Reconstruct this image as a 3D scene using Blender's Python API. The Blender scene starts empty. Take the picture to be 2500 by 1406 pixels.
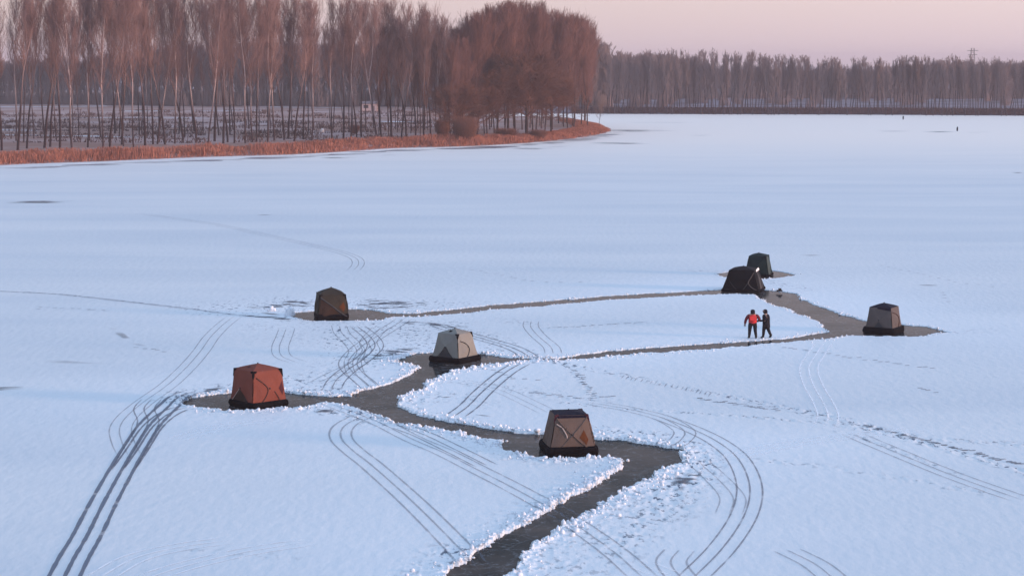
import bpy, bmesh, math, random
import numpy as np
from mathutils import Vector, Matrix
R = math.radians
scene = bpy.context.scene
COL = scene.collection

# ------------------------------------------------------------------ camera
CAM_H = 17.0; FPX = 4861.0; PITCH = math.atan(553.0 / FPX)
cam_d = bpy.data.cameras.new('camera'); cam = bpy.data.objects.new('camera', cam_d); COL.objects.link(cam)
cam.location = (0, 0, CAM_H); cam.rotation_euler = (math.pi / 2 - PITCH, 0, 0)
cam_d.sensor_width = 36; cam_d.lens = 36 * FPX / 2500; cam_d.clip_start = 1; cam_d.clip_end = 9000
scene.camera = cam
scene.view_settings.view_transform = 'Standard'; scene.view_settings.look = 'None'
scene.view_settings.exposure = 0.05; scene.view_settings.gamma = 1

# ------------------------------------------------------------------ world + sun
SUN_EL, SUN_AZ = 6.0, 106.0            # azimuth clockwise from +Y (the view direction)
w = bpy.data.worlds.new('World'); scene.world = w; w.use_nodes = True
nt = w.node_tree; nt.nodes.clear()
N = nt.nodes.new; L = nt.links.new
wo = N('ShaderNodeOutputWorld'); bgA = N('ShaderNodeBackground'); bgB = N('ShaderNodeBackground'); ad = N('ShaderNodeAddShader')
sky = N('ShaderNodeTexSky'); sky.sky_type = 'NISHITA'; sky.sun_disc = False
sky.sun_elevation = R(SUN_EL); sky.sun_rotation = R(SUN_AZ)
L(sky.outputs[0], bgA.inputs[0]); bgA.inputs[1].default_value = 0.05
tc = N('ShaderNodeTexCoord'); sx = N('ShaderNodeSeparateXYZ'); L(tc.outputs['Generated'], sx.inputs[0])
rp = N('ShaderNodeValToRGB'); L(sx.outputs['Z'], rp.inputs[0])
e = rp.color_ramp.elements
e[0].position = 0.0; e[0].color = (0.62, 0.51, 0.58, 1)
e[1].position = 1.0; e[1].color = (0.44, 0.65, 1.00, 1)
for p, c in ((0.03, (0.66, 0.535, 0.585)), (0.10, (0.60, 0.49, 0.55)), (0.22, (0.50, 0.52, 0.63)), (0.45, (0.43, 0.57, 0.82))):
    q = rp.color_ramp.elements.new(p); q.color = (*c, 1)
# the low sky is brighter on the sun's side than opposite it
dt = N('ShaderNodeVectorMath'); dt.operation = 'DOT_PRODUCT'; L(tc.outputs['Generated'], dt.inputs[0]); dt.inputs[1].default_value = (math.sin(R(SUN_AZ - 12)), math.cos(R(SUN_AZ - 12)), 0)
md = N('ShaderNodeMath'); md.operation = 'MULTIPLY_ADD'; L(dt.outputs['Value'], md.inputs[0]); md.inputs[1].default_value = .5; md.inputs[2].default_value = 1.0
vm = N('ShaderNodeVectorMath'); vm.operation = 'SCALE'; L(rp.outputs[0], vm.inputs[0]); L(md.outputs[0], vm.inputs['Scale'])
L(vm.outputs[0], bgB.inputs[0]); bgB.inputs[1].default_value = 1.0
L(bgA.outputs[0], ad.inputs[0]); L(bgB.outputs[0], ad.inputs[1]); L(ad.outputs[0], wo.inputs[0])
sun_d = bpy.data.lights.new('sun', 'SUN'); sun = bpy.data.objects.new('sun', sun_d); COL.objects.link(sun)
sun_d.energy = 3.7; sun_d.angle = R(8); sun_d.color = (1.0, 0.62, 0.45)
sdir = Vector((math.sin(R(SUN_AZ)) * math.cos(R(SUN_EL)), math.cos(R(SUN_AZ)) * math.cos(R(SUN_EL)), math.sin(R(SUN_EL))))
sun.rotation_euler = sdir.to_track_quat('Z', 'Y').to_euler()

# ------------------------------------------------------------------ helpers
def at(px, py, z=0.0):
    """ground point seen at pixel px,py of the 2500 wide photograph, on the level z"""
    a = (px - 1250) / FPX; b = (703 - py) / FPX
    c, s = math.cos(PITCH), math.sin(PITCH)
    dy = c + b * s; dz = -s + b * c
    t = (z - CAM_H) / dz
    return (a * t, dy * t)

def ats(pts, z=0.0):
    return np.array([at(p[0], p[1], z) for p in pts], float)

def smooth(t):
    t = np.clip(t, 0, 1); return t * t * (3 - 2 * t)

def vnoise(x, y, seed=0):
    x = np.asarray(x, float); y = np.asarray(y, float)
    xi = np.floor(x).astype(np.int64); yi = np.floor(y).astype(np.int64)
    fx = x - xi; fy = y - yi
    fx = fx * fx * (3 - 2 * fx); fy = fy * fy * (3 - 2 * fy)
    def h(a, b):
        n = (a * 374761393 + b * 668265263 + seed * 1274126177) & 0xffffffff
        n = ((n ^ (n >> 13)) * 1274126177) & 0xffffffff
        n = ((n ^ (n >> 16)) * 2246822519) & 0xffffffff
        return ((n ^ (n >> 15)) & 0xffffff) / float(0xffffff)
    a = h(xi, yi); b = h(xi + 1, yi); c = h(xi, yi + 1); d = h(xi + 1, yi + 1)
    return (a * (1 - fx) + b * fx) * (1 - fy) + (c * (1 - fx) + d * fx) * fy   # 0..1

def fbm(x, y, seed=0, oct=3):
    s = 0; a = 1; t = 0
    for i in range(oct):
        s = s + a * vnoise(x * 2 ** i, y * 2 ** i, seed + i); t += a; a *= .5
    return s / t

def catmull(P, n=8, closed=False):
    P = np.asarray(P, float); out = []
    m = len(P)
    rng = range(m if closed else m - 1)
    for i in rng:
        p0 = P[(i - 1) % m] if closed or i > 0 else 2 * P[0] - P[1]
        p1 = P[i]; p2 = P[(i + 1) % m]
        p3 = P[(i + 2) % m] if closed or i < m - 2 else 2 * P[-1] - P[-2]
        for k in range(n):
            t = k / n
            out.append(.5 * ((2 * p1) + (-p0 + p2) * t + (2 * p0 - 5 * p1 + 4 * p2 - p3) * t * t + (-p0 + 3 * p1 - 3 * p2 + p3) * t ** 3))
    if not closed: out.append(P[-1])
    return np.array(out)

def seg_dist(x, y, P, closed):
    """distance of flat arrays x,y to the polyline P"""
    d2 = np.full(x.shape, 1e12)
    m = len(P)
    for i in range(m if closed else m - 1):
        ax, ay = P[i]; bx, by = P[(i + 1) % m]
        ex, ey = bx - ax, by - ay; l2 = ex * ex + ey * ey + 1e-12
        t = np.clip(((x - ax) * ex + (y - ay) * ey) / l2, 0, 1)
        d2 = np.minimum(d2, (x - ax - t * ex) ** 2 + (y - ay - t * ey) ** 2)
    return np.sqrt(d2)

def inside(x, y, P):
    c = np.zeros(x.shape, bool); m = len(P)
    for i in range(m):
        ax, ay = P[i]; bx, by = P[(i + 1) % m]
        if ay == by: continue
        k = ((ay > y) != (by > y)) & (x < (bx - ax) * (y - ay) / (by - ay) + ax)
        c ^= k
    return c

def sdf(x, y, P, pad=4.0):
    """signed distance (negative inside), exact only within pad of the polygon's boxes"""
    x = np.asarray(x, float); y = np.asarray(y, float); sh = x.shape
    x = x.ravel(); y = y.ravel()
    d = np.full(x.shape, 1e3)
    m = len(P); chunk = 10
    for s in range(0, m, chunk):
        Q = np.array([P[(s + k) % m] for k in range(min(chunk, m - s) + 1)])
        lo = Q.min(0) - pad; hi = Q.max(0) + pad
        idx = np.nonzero((x > lo[0]) & (x < hi[0]) & (y > lo[1]) & (y < hi[1]))[0]
        if len(idx): d[idx] = np.minimum(d[idx], seg_dist(x[idx], y[idx], Q, False))
    lo = P.min(0); hi = P.max(0)
    idx = np.nonzero((x > lo[0]) & (x < hi[0]) & (y > lo[1]) & (y < hi[1]))[0]
    ins = np.zeros(x.shape, bool)
    if len(idx): ins[idx] = inside(x[idx], y[idx], P)
    return np.where(ins, -d, d).reshape(sh)

def mesh_np(name, V, F, mat=None, parent=None, smooth_=False, attrs=None, loose=False):
    """V (n,3), F (m,k) same-size faces or list of them"""
    me = bpy.data.meshes.new(name)
    V = np.asarray(V, np.float32)
    if isinstance(F, np.ndarray):
        m, k = F.shape
        me.vertices.add(len(V)); me.vertices.foreach_set('co', V.ravel())
        me.loops.add(m * k); me.loops.foreach_set('vertex_index', F.astype(np.int32).ravel())
        me.polygons.add(m); me.polygons.foreach_set('loop_start', np.arange(0, m * k, k, dtype=np.int32))
        me.update(calc_edges=True)
    else:
        me.from_pydata([tuple(v) for v in V.tolist()], [], [tuple(f) for f in F]); me.update()
    if smooth_: me.polygons.foreach_set('use_smooth', np.ones(len(me.polygons), bool))
    for k_, a in (attrs or {}).items():
        at_ = me.attributes.new(k_, 'FLOAT', 'POINT'); at_.data.foreach_set('value', np.asarray(a, np.float32).ravel())
    if mat: me.materials.append(mat)
    if loose: return me
    return link(name, me, parent)

def link(name, me, parent=None):
    o = bpy.data.objects.new(name, me); COL.objects.link(o)
    if parent: o.parent = parent
    return o

def tag(o, label=None, cat=None, group=None, kind=None):
    if label: o['label'] = label
    if cat: o['category'] = cat
    if group: o['group'] = group
    if kind: o['kind'] = kind
    return o

def empty(name, loc, rz=0.0):
    o = bpy.data.objects.new(name, None); COL.objects.link(o)
    o.location = loc; o.rotation_euler = (0, 0, rz); o.empty_display_size = .3
    return o

# ------------------------------------------------------------------ materials
def mat(name, col, rough=.8, spec=.3, noise=None, bump=None, metal=0):
    m = bpy.data.materials.new(name); m.use_nodes = True; t = m.node_tree
    b = t.nodes['Principled BSDF']; b.inputs['Base Color'].default_value = (*col, 1)
    b.inputs['Roughness'].default_value = rough; b.inputs['Specular IOR Level'].default_value = spec
    b.inputs['Metallic'].default_value = metal
    c = t.nodes.new('ShaderNodeTexCoord')
    if noise:
        sc, col2, lo, hi = noise
        n = t.nodes.new('ShaderNodeTexNoise'); n.inputs['Scale'].default_value = sc; n.inputs['Detail'].default_value = 4
        t.links.new(c.outputs['Object'], n.inputs['Vector'])
        r = t.nodes.new('ShaderNodeValToRGB'); r.color_ramp.elements[0].position = lo; r.color_ramp.elements[1].position = hi
        r.color_ramp.elements[0].color = (*col, 1); r.color_ramp.elements[1].color = (*col2, 1)
        t.links.new(n.outputs[0], r.inputs[0]); t.links.new(r.outputs[0], b.inputs['Base Color'])
    if bump:
        sc, st, di = bump
        n = t.nodes.new('ShaderNodeTexNoise'); n.inputs['Scale'].default_value = sc; n.inputs['Detail'].default_value = 3
        t.links.new(c.outputs['Object'], n.inputs['Vector'])
        bb = t.nodes.new('ShaderNodeBump'); bb.inputs['Strength'].default_value = st; bb.inputs['Distance'].default_value = di
        t.links.new(n.outputs[0], bb.inputs['Height']); t.links.new(bb.outputs[0], b.inputs['Normal'])
    return m

def snow_material():
    m = bpy.data.materials.new('lake_snow'); m.use_nodes = True; t = m.node_tree
    n = t.nodes.new; l = t.links.new
    b = t.nodes['Principled BSDF']; b.inputs['Roughness'].default_value = .6; b.inputs['Specular IOR Level'].default_value = .3;
    geo = n('ShaderNodeNewGeometry')
    mp = n('ShaderNodeMapping'); mp.inputs['Scale'].default_value = (.02, .09, 1); l(geo.outputs['Position'], mp.inputs[0])
    n1 = n('ShaderNodeTexNoise'); n1.inputs['Scale'].default_value = 1; n1.inputs['Detail'].default_value = 5; n1.inputs['Distortion'].default_value = .4; l(mp.outputs[0], n1.inputs[0])
    r1 = n('ShaderNodeValToRGB'); l(n1.outputs[0], r1.inputs[0])
    r1.color_ramp.elements[0].position = .32; r1.color_ramp.elements[0].color = (.625, .675, .715, 1)
    r1.color_ramp.elements[1].position = .66; r1.color_ramp.elements[1].color = (.73, .755, .77, 1)
    # trodden places: grey ice crumbs
    n2 = n('ShaderNodeTexNoise'); n2.inputs['Scale'].default_value = 3.6; n2.inputs['Detail'].default_value = 4; n2.inputs['Roughness'].default_value = .65
    mp2 = n('ShaderNodeMapping'); mp2.inputs['Scale'].default_value = (1, .45, 1); l(geo.outputs['Position'], mp2.inputs[0]); l(mp2.outputs[0], n2.inputs[0])
    r2 = n('ShaderNodeMapRange'); r2.inputs['From Min'].default_value = .545; r2.inputs['From Max'].default_value = .64; l(n2.outputs[0], r2.inputs['Value'])
    ch = n('ShaderNodeAttribute'); ch.attribute_name = 'churn'
    mu = n('ShaderNodeMath'); mu.operation = 'MULTIPLY'; l(r2.outputs[0], mu.inputs[0]); l(ch.outputs['Fac'], mu.inputs[1])
    mu.use_clamp = True
    mx = n('ShaderNodeMixRGB'); l(mu.outputs[0], mx.inputs[0]); l(r1.outputs[0], mx.inputs[1]); mx.inputs[2].default_value = (.10, .13, .18, 1)
    fr = n('ShaderNodeAttribute'); fr.attribute_name = 'fresh'; m3 = n('ShaderNodeMixRGB'); l(fr.outputs['Fac'], m3.inputs[0]); l(r1.outputs[0], m3.inputs[1]); m3.inputs[2].default_value = (.80, .84, .87, 1)
    # brighter, pinker light on distant snow, painted into its colour by distance
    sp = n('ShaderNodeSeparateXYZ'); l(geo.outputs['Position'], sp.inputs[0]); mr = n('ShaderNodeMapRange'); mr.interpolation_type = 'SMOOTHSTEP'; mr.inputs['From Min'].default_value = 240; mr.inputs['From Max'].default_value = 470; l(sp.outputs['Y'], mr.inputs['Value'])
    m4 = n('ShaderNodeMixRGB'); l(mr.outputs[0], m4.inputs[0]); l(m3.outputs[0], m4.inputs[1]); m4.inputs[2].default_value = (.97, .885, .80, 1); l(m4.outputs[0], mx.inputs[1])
    l(mx.outputs[0], b.inputs['Base Color'])
    bn = n('ShaderNodeTexNoise'); bn.inputs['Scale'].default_value = 2.2; bn.inputs['Detail'].default_value = 6; l(mp2.outputs[0], bn.inputs[0])
    bp = n('ShaderNodeBump'); bp.inputs['Strength'].default_value = .5; bp.inputs['Distance'].default_value = .06; l(bn.outputs[0], bp.inputs['Height'])
    l(bp.outputs[0], b.inputs['Normal'])
    return m

def ice_material():
    m = bpy.data.materials.new('refrozen_ice'); m.use_nodes = True; t = m.node_tree
    n = t.nodes.new; l = t.links.new
    b = t.nodes['Principled BSDF']; b.inputs['IOR'].default_value = 1.055; b.inputs['Specular IOR Level'].default_value = .5
    geo = n('ShaderNodeNewGeometry')
    n1 = n('ShaderNodeTexNoise'); n1.inputs['Scale'].default_value = .28; n1.inputs['Detail'].default_value = 6; n1.inputs['Distortion'].default_value = .8; l(geo.outputs['Position'], n1.inputs[0])
    r1 = n('ShaderNodeValToRGB'); l(n1.outputs[0], r1.inputs[0])
    r1.color_ramp.elements[0].position = .38; r1.color_ramp.elements[0].color = (.012, .016, .018, 1)
    r1.color_ramp.elements[1].position = .68; r1.color_ramp.elements[1].color = (.085, .066, .058, 1)
    n4 = n('ShaderNodeTexNoise'); n4.inputs['Scale'].default_value = 2.3; n4.inputs['Detail'].default_value = 7; n4.inputs['Roughness'].default_value = .75; l(geo.outputs['Position'], n4.inputs[0])
    r4 = n('ShaderNodeMapRange'); r4.inputs['From Min'].default_value = .56; r4.inputs['From Max'].default_value = .68; r4.inputs['To Max'].default_value = .6; l(n4.outputs[0], r4.inputs['Value'])
    vo = n('ShaderNodeTexVoronoi'); vo.feature = 'DISTANCE_TO_EDGE'; vo.inputs['Scale'].default_value = .55; l(n1.outputs['Color'], vo.inputs['Vector'])
    mv = n('ShaderNodeVectorMath'); mv.operation = 'MULTIPLY_ADD'; l(n4.outputs['Color'], mv.inputs[0]); mv.inputs[1].default_value = (.8, .8, .8); l(geo.outputs['Position'], mv.inputs[2]); l(mv.outputs[0], vo.inputs['Vector'])
    rc = n('ShaderNodeMapRange'); rc.inputs['From Min'].default_value = .0; rc.inputs['From Max'].default_value = .012; rc.inputs['To Min'].default_value = .35; rc.inputs['To Max'].default_value = 0; l(vo.outputs['Distance'], rc.inputs['Value'])
    mxx = n('ShaderNodeMath'); mxx.operation = 'MAXIMUM'; l(r4.outputs[0], mxx.inputs[0]); l(rc.outputs[0], mxx.inputs[1])
    mi = n('ShaderNodeMixRGB'); l(mxx.outputs[0], mi.inputs[0]); l(r1.outputs[0], mi.inputs[1]); mi.inputs[2].default_value = (.32, .34, .37, 1)
    l(mi.outputs[0], b.inputs['Base Color'])
    r2 = n('ShaderNodeMapRange'); r2.inputs['To Min'].default_value = .03; r2.inputs['To Max'].default_value = .16; l(n1.outputs[0], r2.inputs['Value']); l(r2.outputs[0], b.inputs['Roughness'])
    n3 = n('ShaderNodeTexNoise'); n3.inputs['Scale'].default_value = 3; n3.inputs['Detail'].default_value = 3; l(geo.outputs['Position'], n3.inputs[0])
    bp = n('ShaderNodeBump'); bp.inputs['Strength'].default_value = .12; bp.inputs['Distance'].default_value = .01; l(n3.outputs[0], bp.inputs['Height']); l(bp.outputs[0], b.inputs['Normal'])
    return m

def mark_material(name, col, rough, lo, hi, sc=1.6, stretch=(1, 1, 1)):
    """thin pressed or bare strips: patchy, with soft borders (attributes across / fade)"""
    m = bpy.data.materials.new(name); m.use_nodes = True; t = m.node_tree
    n = t.nodes.new; l = t.links.new
    b = t.nodes['Principled BSDF']; b.inputs['Base Color'].default_value = (*col, 1); b.inputs['Roughness'].default_value = rough
    a = n('ShaderNodeAttribute'); a.attribute_name = 'alpha'
    geo = n('ShaderNodeNewGeometry'); mp = n('ShaderNodeMapping'); mp.inputs['Scale'].default_value = stretch; l(geo.outputs['Position'], mp.inputs[0])
    nn = n('ShaderNodeTexNoise'); nn.inputs['Scale'].default_value = sc; nn.inputs['Detail'].default_value = 4; l(mp.outputs[0], nn.inputs[0])
    r = n('ShaderNodeMapRange'); r.inputs['From Min'].default_value = lo; r.inputs['From Max'].default_value = hi; l(nn.outputs[0], r.inputs['Value'])
    mu = n('ShaderNodeMath'); mu.operation = 'MULTIPLY'; l(r.outputs[0], mu.inputs[0]); l(a.outputs['Fac'], mu.inputs[1])
    l(mu.outputs[0], b.inputs['Alpha'])
    return m

M = {}
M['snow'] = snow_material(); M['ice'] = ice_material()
M['rubble'] = mat('broken_snow', (.80, .83, .87), .7, .25, noise=(4, (.62, .70, .80), .35, .75))
M['track'] = mark_material('pressed_track', (.085, .115, .17), .5, .18, .48, 1.0)
M['lightmark'] = mark_material('raised_track_edge', (.92, .94, .97), .7, .25, .5)
M['bare'] = mark_material('bare_ice_streak', (.05, .065, .09), .35, .40, .56, .35, (.35, 1.2, 1))
M['shore'] = mark_material('shore_ice', (.16, .15, .19), .35, .40, .60, .12, (.5, 1.5, 1))

def field_material(name, c1, c2, lo, hi, sc):
    m = bpy.data.materials.new(name); m.use_nodes = True; t = m.node_tree
    n = t.nodes.new; l = t.links.new; b = t.nodes['Principled BSDF']; b.inputs['Roughness'].default_value = .95; b.inputs['Specular IOR Level'].default_value = .1
    geo = n('ShaderNodeNewGeometry'); mp = n('ShaderNodeMapping'); mp.inputs['Scale'].default_value = sc; l(geo.outputs['Position'], mp.inputs[0])
    nn = n('ShaderNodeTexNoise'); nn.inputs['Scale'].default_value = 1; nn.inputs['Detail'].default_value = 7; nn.inputs['Roughness'].default_value = .65; l(mp.outputs[0], nn.inputs[0])
    r = n('ShaderNodeValToRGB'); l(nn.outputs[0], r.inputs[0])
    r.color_ramp.elements[0].position = lo; r.color_ramp.elements[0].color = (*c1, 1); r.color_ramp.elements[1].position = hi; r.color_ramp.elements[1].color = (*c2, 1)
    l(r.outputs[0], b.inputs['Base Color']); return m
M['field'] = field_material('stubble_field', (.30, .185, .155), (.44, .33, .32), .46, .64, (.035, .035, 1))
M['farland'] = field_material('far_snowy_ground', (.10, .075, .085), (.27, .25, .29), .42, .62, (.04, .10, 1))
M['bankedge'] = field_material('bank_earth', (.20, .085, .055), (.30, .14, .09), .35, .65, (.6, .6, 1))

# ------------------------------------------------------------------ cut channel outline (photo pixels, on the ice level)
CH = [(690,768),(740,762),(800,757),(860,755),(905,757),(960,765),(1000,766),(1060,760),(1130,753),(1200,745),(1300,738),(1400,730),
(1500,722),(1600,716),(1700,711),(1780,706),(1870,708),(1944,716),(1950,728),(1975,738),(2010,751),(2050,765),(2080,774),(2110,785),
(2160,786),(2215,794),(2262,798),(2300,807),(2325,813),(2290,814),(2262,821),(2225,823),(2160,822),(2105,822),(2080,820),(2030,828),
(1960,833),(1900,838),(1860,841),(1830,846),(1760,852),(1700,855),(1628,862),(1556,865),(1466,874),(1376,881),(1330,881),(1304,880),
(1250,886),(1228,890),(1166,896),(1109,907),(1078,921),(1062,929),(1045,932),(1030,950),(976,970),(974,990),(1001,1006),(1034,1015),
(1106,1031),(1178,1044),(1268,1057),(1322,1060),(1400,1062),(1448,1071),(1520,1075),(1574,1082),(1628,1094),(1664,1100),(1660,1118),
(1664,1132),(1628,1143),(1592,1168),(1556,1183),(1516,1204),(1440,1250),(1300,1328),(1240,1400),(1180,1480),(1000,1480),(1080,1406),(1190,1328),
(1340,1245),(1415,1204),(1477,1168),(1528,1138),(1520,1119),(1484,1121),(1412,1122),(1340,1124),(1297,1119),(1250,1104),(1226,1098),
(1235,1078),(1178,1074),(1142,1064),(1081,1053),(1016,1042),(969,1038),(944,1024),(908,1008),(843,992),(796,983),(750,994),(704,1000),
(669,1000),(615,1003),(545,1006),(507,998),(475,993),(436,985),(450,975),(480,970),(520,964),(561,959),(630,955),(704,958),(750,963),
(804,969),(858,968),(885,955),(939,941),(980,924),(1002,909),(1028,898),(1002,890),(962,886),(981,874),(1010,865),(1051,861),
(1110,860),(1173,864),(1202,868),(1244,874),(1304,876),(1362,875),(1412,866),(1520,854),(1700,842),(1780,836),(1825,834),(1876,831),
(1937,825),(1982,816),(2024,810),(2008,799),(1995,787),(1977,776),(1943,768),(1923,755),(1887,746),(1865,734),(1839,721),(1800,718),
(1757,720),(1700,721),(1600,727),(1500,733),(1412,740),(1304,750),(1196,758),(1106,769),(1016,775),(962,775),(933,783),(857,786),
(760,785),(715,776)]
GR = [(1745,670),(1790,663),(1830,660),(1890,661),(1930,667),(1948,672),(1905,679),(1860,683),(1800,680),(1765,678)]
CHW = ats(CH); GRW = ats(GR)

CHURN = [  # pixel polyline, half width (m), strength
 ([(600,750),(700,745),(860,748),(1040,752)], 5.0, .8),
 ([(680,780),(760,790),(860,795),(1000,785),(1130,790)], 1.6, .6),
 ([(830,800),(870,850),(900,880),(960,860),(1020,830),(960,800)], 2.2, 1.0),
 ([(1000,795),(1100,800),(1180,830),(1300,880)], 1.6, .8),
 ([(760,950),(830,900),(900,880)], 2.0, .8),
 ([(420,985),(450,960),(560,945),(700,925),(820,960)], 1.1, 1.0),
 ([(760,1005),(850,1010),(900,1030)], .9, 1.0),
 ([(1600,1230),(1690,1180),(1700,1120),(1670,1085),(1560,1060),(1460,1050)], 1.1, 1.0),
 ([(1700,1180),(1620,1250),(1500,1330),(1400,1400)], 1.3, .7),
 ([(1330,880),(1450,905),(1560,925),(1640,945),(1760,965),(1880,990),(1990,1010),(2070,1027),(2170,1060),(2300,1095),(2420,1130),(2520,1160)], .45, 1.35),
 ([(1960,1010),(2100,1050),(2300,1075),(2520,1090)], .6, .8),
 ([(1380,985),(1520,1000),(1700,1010),(1860,1022),(2000,1033)], .35, 1.0),
 ([(1380,890),(1410,920),(1440,960),(1450,985)], .25, 1.1),
 ([(1840,1125),(2000,1140),(2200,1170),(2400,1205)], .5, .5),
 ([(2050,1055),(2160,1090),(2340,1160)], .35, .6),
 ([(1230,780),(1330,800),(1420,800),(1560,790)], 1.2, .35),
 ([(700,800),(800,830),(950,870)], 4.5, .32),
 ([(1120,930),(1300,960),(1450,980)], 1.2, .45),
 ([(1050,980),(1100,960),(1180,990)], .9, .5),
 ([(1880,690),(1920,700),(1960,708)], 1.4, .5),
 ([(1690,662),(1760,664)], 1.0, .6),
 ([(2225,820),(2350,812),(2420,806)], .9, .3),
 ([(0,712),(150,720),(350,742),(480,757),(580,770),(700,778)], .35, 1.0),
 ([(100,755),(270,760)], .5, .5),
 ([(1100,1350),(1250,1390)], 1.0, .6),
 ([(450,1350),(700,1360)], .8, .25),
]
CHW_L = [(ats(p), wd, st) for p, wd, st in CHURN]

def churn_at(x, y):
    sh = x.shape; x = x.ravel(); y = y.ravel(); c = np.zeros(x.shape)
    for P, wd, st in CHW_L:
        lo = P.min(0) - wd * 2; hi = P.max(0) + wd * 2
        idx = np.nonzero((x > lo[0]) & (x < hi[0]) & (y > lo[1]) & (y < hi[1]))[0]
        if not len(idx): continue
        d = seg_dist(x[idx], y[idx], P, False)
        k = (1 - smooth(d / (wd * 1.6))) * st * (.55 + .9 * vnoise(x[idx] * .9, y[idx] * .5, 77))
        c[idx] = np.maximum(c[idx], k)
    return c.reshape(sh)

def snow_fields(x, y):
    """height, signed distance to the cut channels, churn"""
    d = np.minimum(sdf(x, y, CHW), sdf(x, y, GRW))
    d = d + (fbm(x * .9, y * .9, 5, 2) - .5) * .55 + (fbm(x * 5, y * 5, 9, 2) - .5) * .28
    ch = churn_at(x, y)
    near = np.clip((135 - y) / 45, .22, 1.0)                 # thicker rims of rubble round the newer cuts
    big = fbm(x * .35, y * .35, 21, 2)
    ridge = np.exp(-(np.maximum(d, 0) / (.42 * near * (.5 + big))) ** 2)
    lumps = fbm(x * 3.2, y * 3.2, 3, 3); fine = vnoise(x * 8, y * 8, 4)
    h = .045 + .02 * (fbm(x * .06, y * .12, 1, 3) - .5)
    h = h + ridge * near * (.0 + .20 * np.maximum(lumps - .36, 0) + .05 * fine)
    sc = np.exp(-(np.maximum(d, 0) / (1.3 * near)) ** 2)
    h = h + sc * .13 * np.maximum(vnoise(x * 5.5, y * 5.5, 31) - .62, 0) * near
    cc = np.clip(ch + sc * .5, 0, 1.2)
    h = h + cc * near * (.06 * (fbm(x * 3.4, y * 2.2, 41, 2) - .5))
    return h, d, np.clip(ch + sc * .55 * np.clip(near * 1.3, 0, 1) * (fbm(x * .6, y * .6, 71, 2) > .42), 0, 1.4)

def hgt(P):
    P = np.asarray(P, float); return snow_fields(P[:, 0], P[:, 1])[0]

def tensor(us, ds):
    U, D = np.meshgrid(us, ds); return U * D, D

def grid_faces(nr, nc, keep=None):
    i = np.arange(nr - 1)[:, None] * nc + np.arange(nc - 1)[None, :]
    F = np.stack([i, i + 1, i + nc + 1, i + nc], -1).reshape(-1, 4)
    return F if keep is None else F[keep.ravel()]

# ------------------------------------------------------------------ setting: lake snow, ice, land
us = np.concatenate([-np.geomspace(3, .30, 26), np.linspace(-.285, .285, 1500), np.geomspace(.30, 3, 26)])
ds = np.concatenate([np.geomspace(4, 57, 20), np.arange(58, 118, .085), np.arange(118, 172, .14), 1 / np.linspace(1 / 172.3, 1 / 660, 260)])
X, Y = tensor(us, ds)
H, SD, CHN = snow_fields(X, Y)
FRESH = np.zeros_like(X)
sub = (slice(None, None, 12), slice(None, None, 12)); xs_, ys_ = X[sub], Y[sub]
dd_ = seg_dist(xs_.ravel(), ys_.ravel(), CHW[::3], True).reshape(xs_.shape)
fr_ = np.exp(-(dd_ / 9.0) ** 1.5) * (.35 + .9 * fbm(xs_ * .08, ys_ * .08, 61, 3)); fr_ = np.repeat(np.repeat(fr_, 12, 0), 12, 1)[:X.shape[0], :X.shape[1]]
for ax in (0, 1):
    for _ in range(8): fr_ = (np.roll(fr_, 3, ax) + fr_ + np.roll(fr_, -3, ax)) / 3
FRESH = np.clip(fr_, 0, 1)
cellin = lambda A: np.maximum(np.maximum(A[:-1, :-1], A[1:, :-1]), np.maximum(A[:-1, 1:], A[1:, 1:]))
keep = cellin(SD) > 0
edge = SD < 0
H = np.where(edge, -.02, H)
F = grid_faces(len(ds), len(us), keep)
V = np.stack([X, Y, H], -1).reshape(-1, 3)
used = np.zeros(len(V), bool); used[F.ravel()] = True
remap = np.cumsum(used) - 1
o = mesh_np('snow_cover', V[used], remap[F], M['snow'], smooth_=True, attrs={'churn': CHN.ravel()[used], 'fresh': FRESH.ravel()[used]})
tag(o, kind='structure')
del X, Y, FRESH, H, SD, CHN, V, F
o = mesh_np('frozen_lake', [(-1500, -50, 0), (1500, -50, 0), (1500, 900, 0), (-1500, 900, 0)], [(0, 1, 2, 3)], M['ice']); tag(o, kind='structure')

SH = [(-900,470),(-400,428),(0,405),(150,399),(300,393),(500,385),(700,379),(850,371),(950,364),(1090,360),(1150,358),(1250,353),(1350,345),
      (1420,337),(1470,328),(1493,320),(1485,313),(1465,307),(1440,302),(1428,296),(1400,292),(1300,290),(1200,288),(1130,284),(1060,276)]
LAND = np.concatenate([catmull(ats(SH), 4), [(-60, 1100), (-1500, 1100), (-1500, 300)]])
FAR = np.concatenate([ats([(1060,276),(1200,277.5),(1500,279),(1800,280),(2100,281),(2500,283.5),(3000,287),(4200,296)]), [(1600, 700), (1600, 1100), (-60, 1100)]])

def land_height(x, y, P, top, wid):
    d = -sdf(x, y, P, 40) + (fbm(x * .25, y * .25, 55, 2) - .5) * 1.5
    d = np.minimum(d, 60)
    return top * smooth(d / wid) + .15 * (fbm(x * .05, y * .05, 8, 2) - .5) * smooth(d / 20) - .02, d

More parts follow.
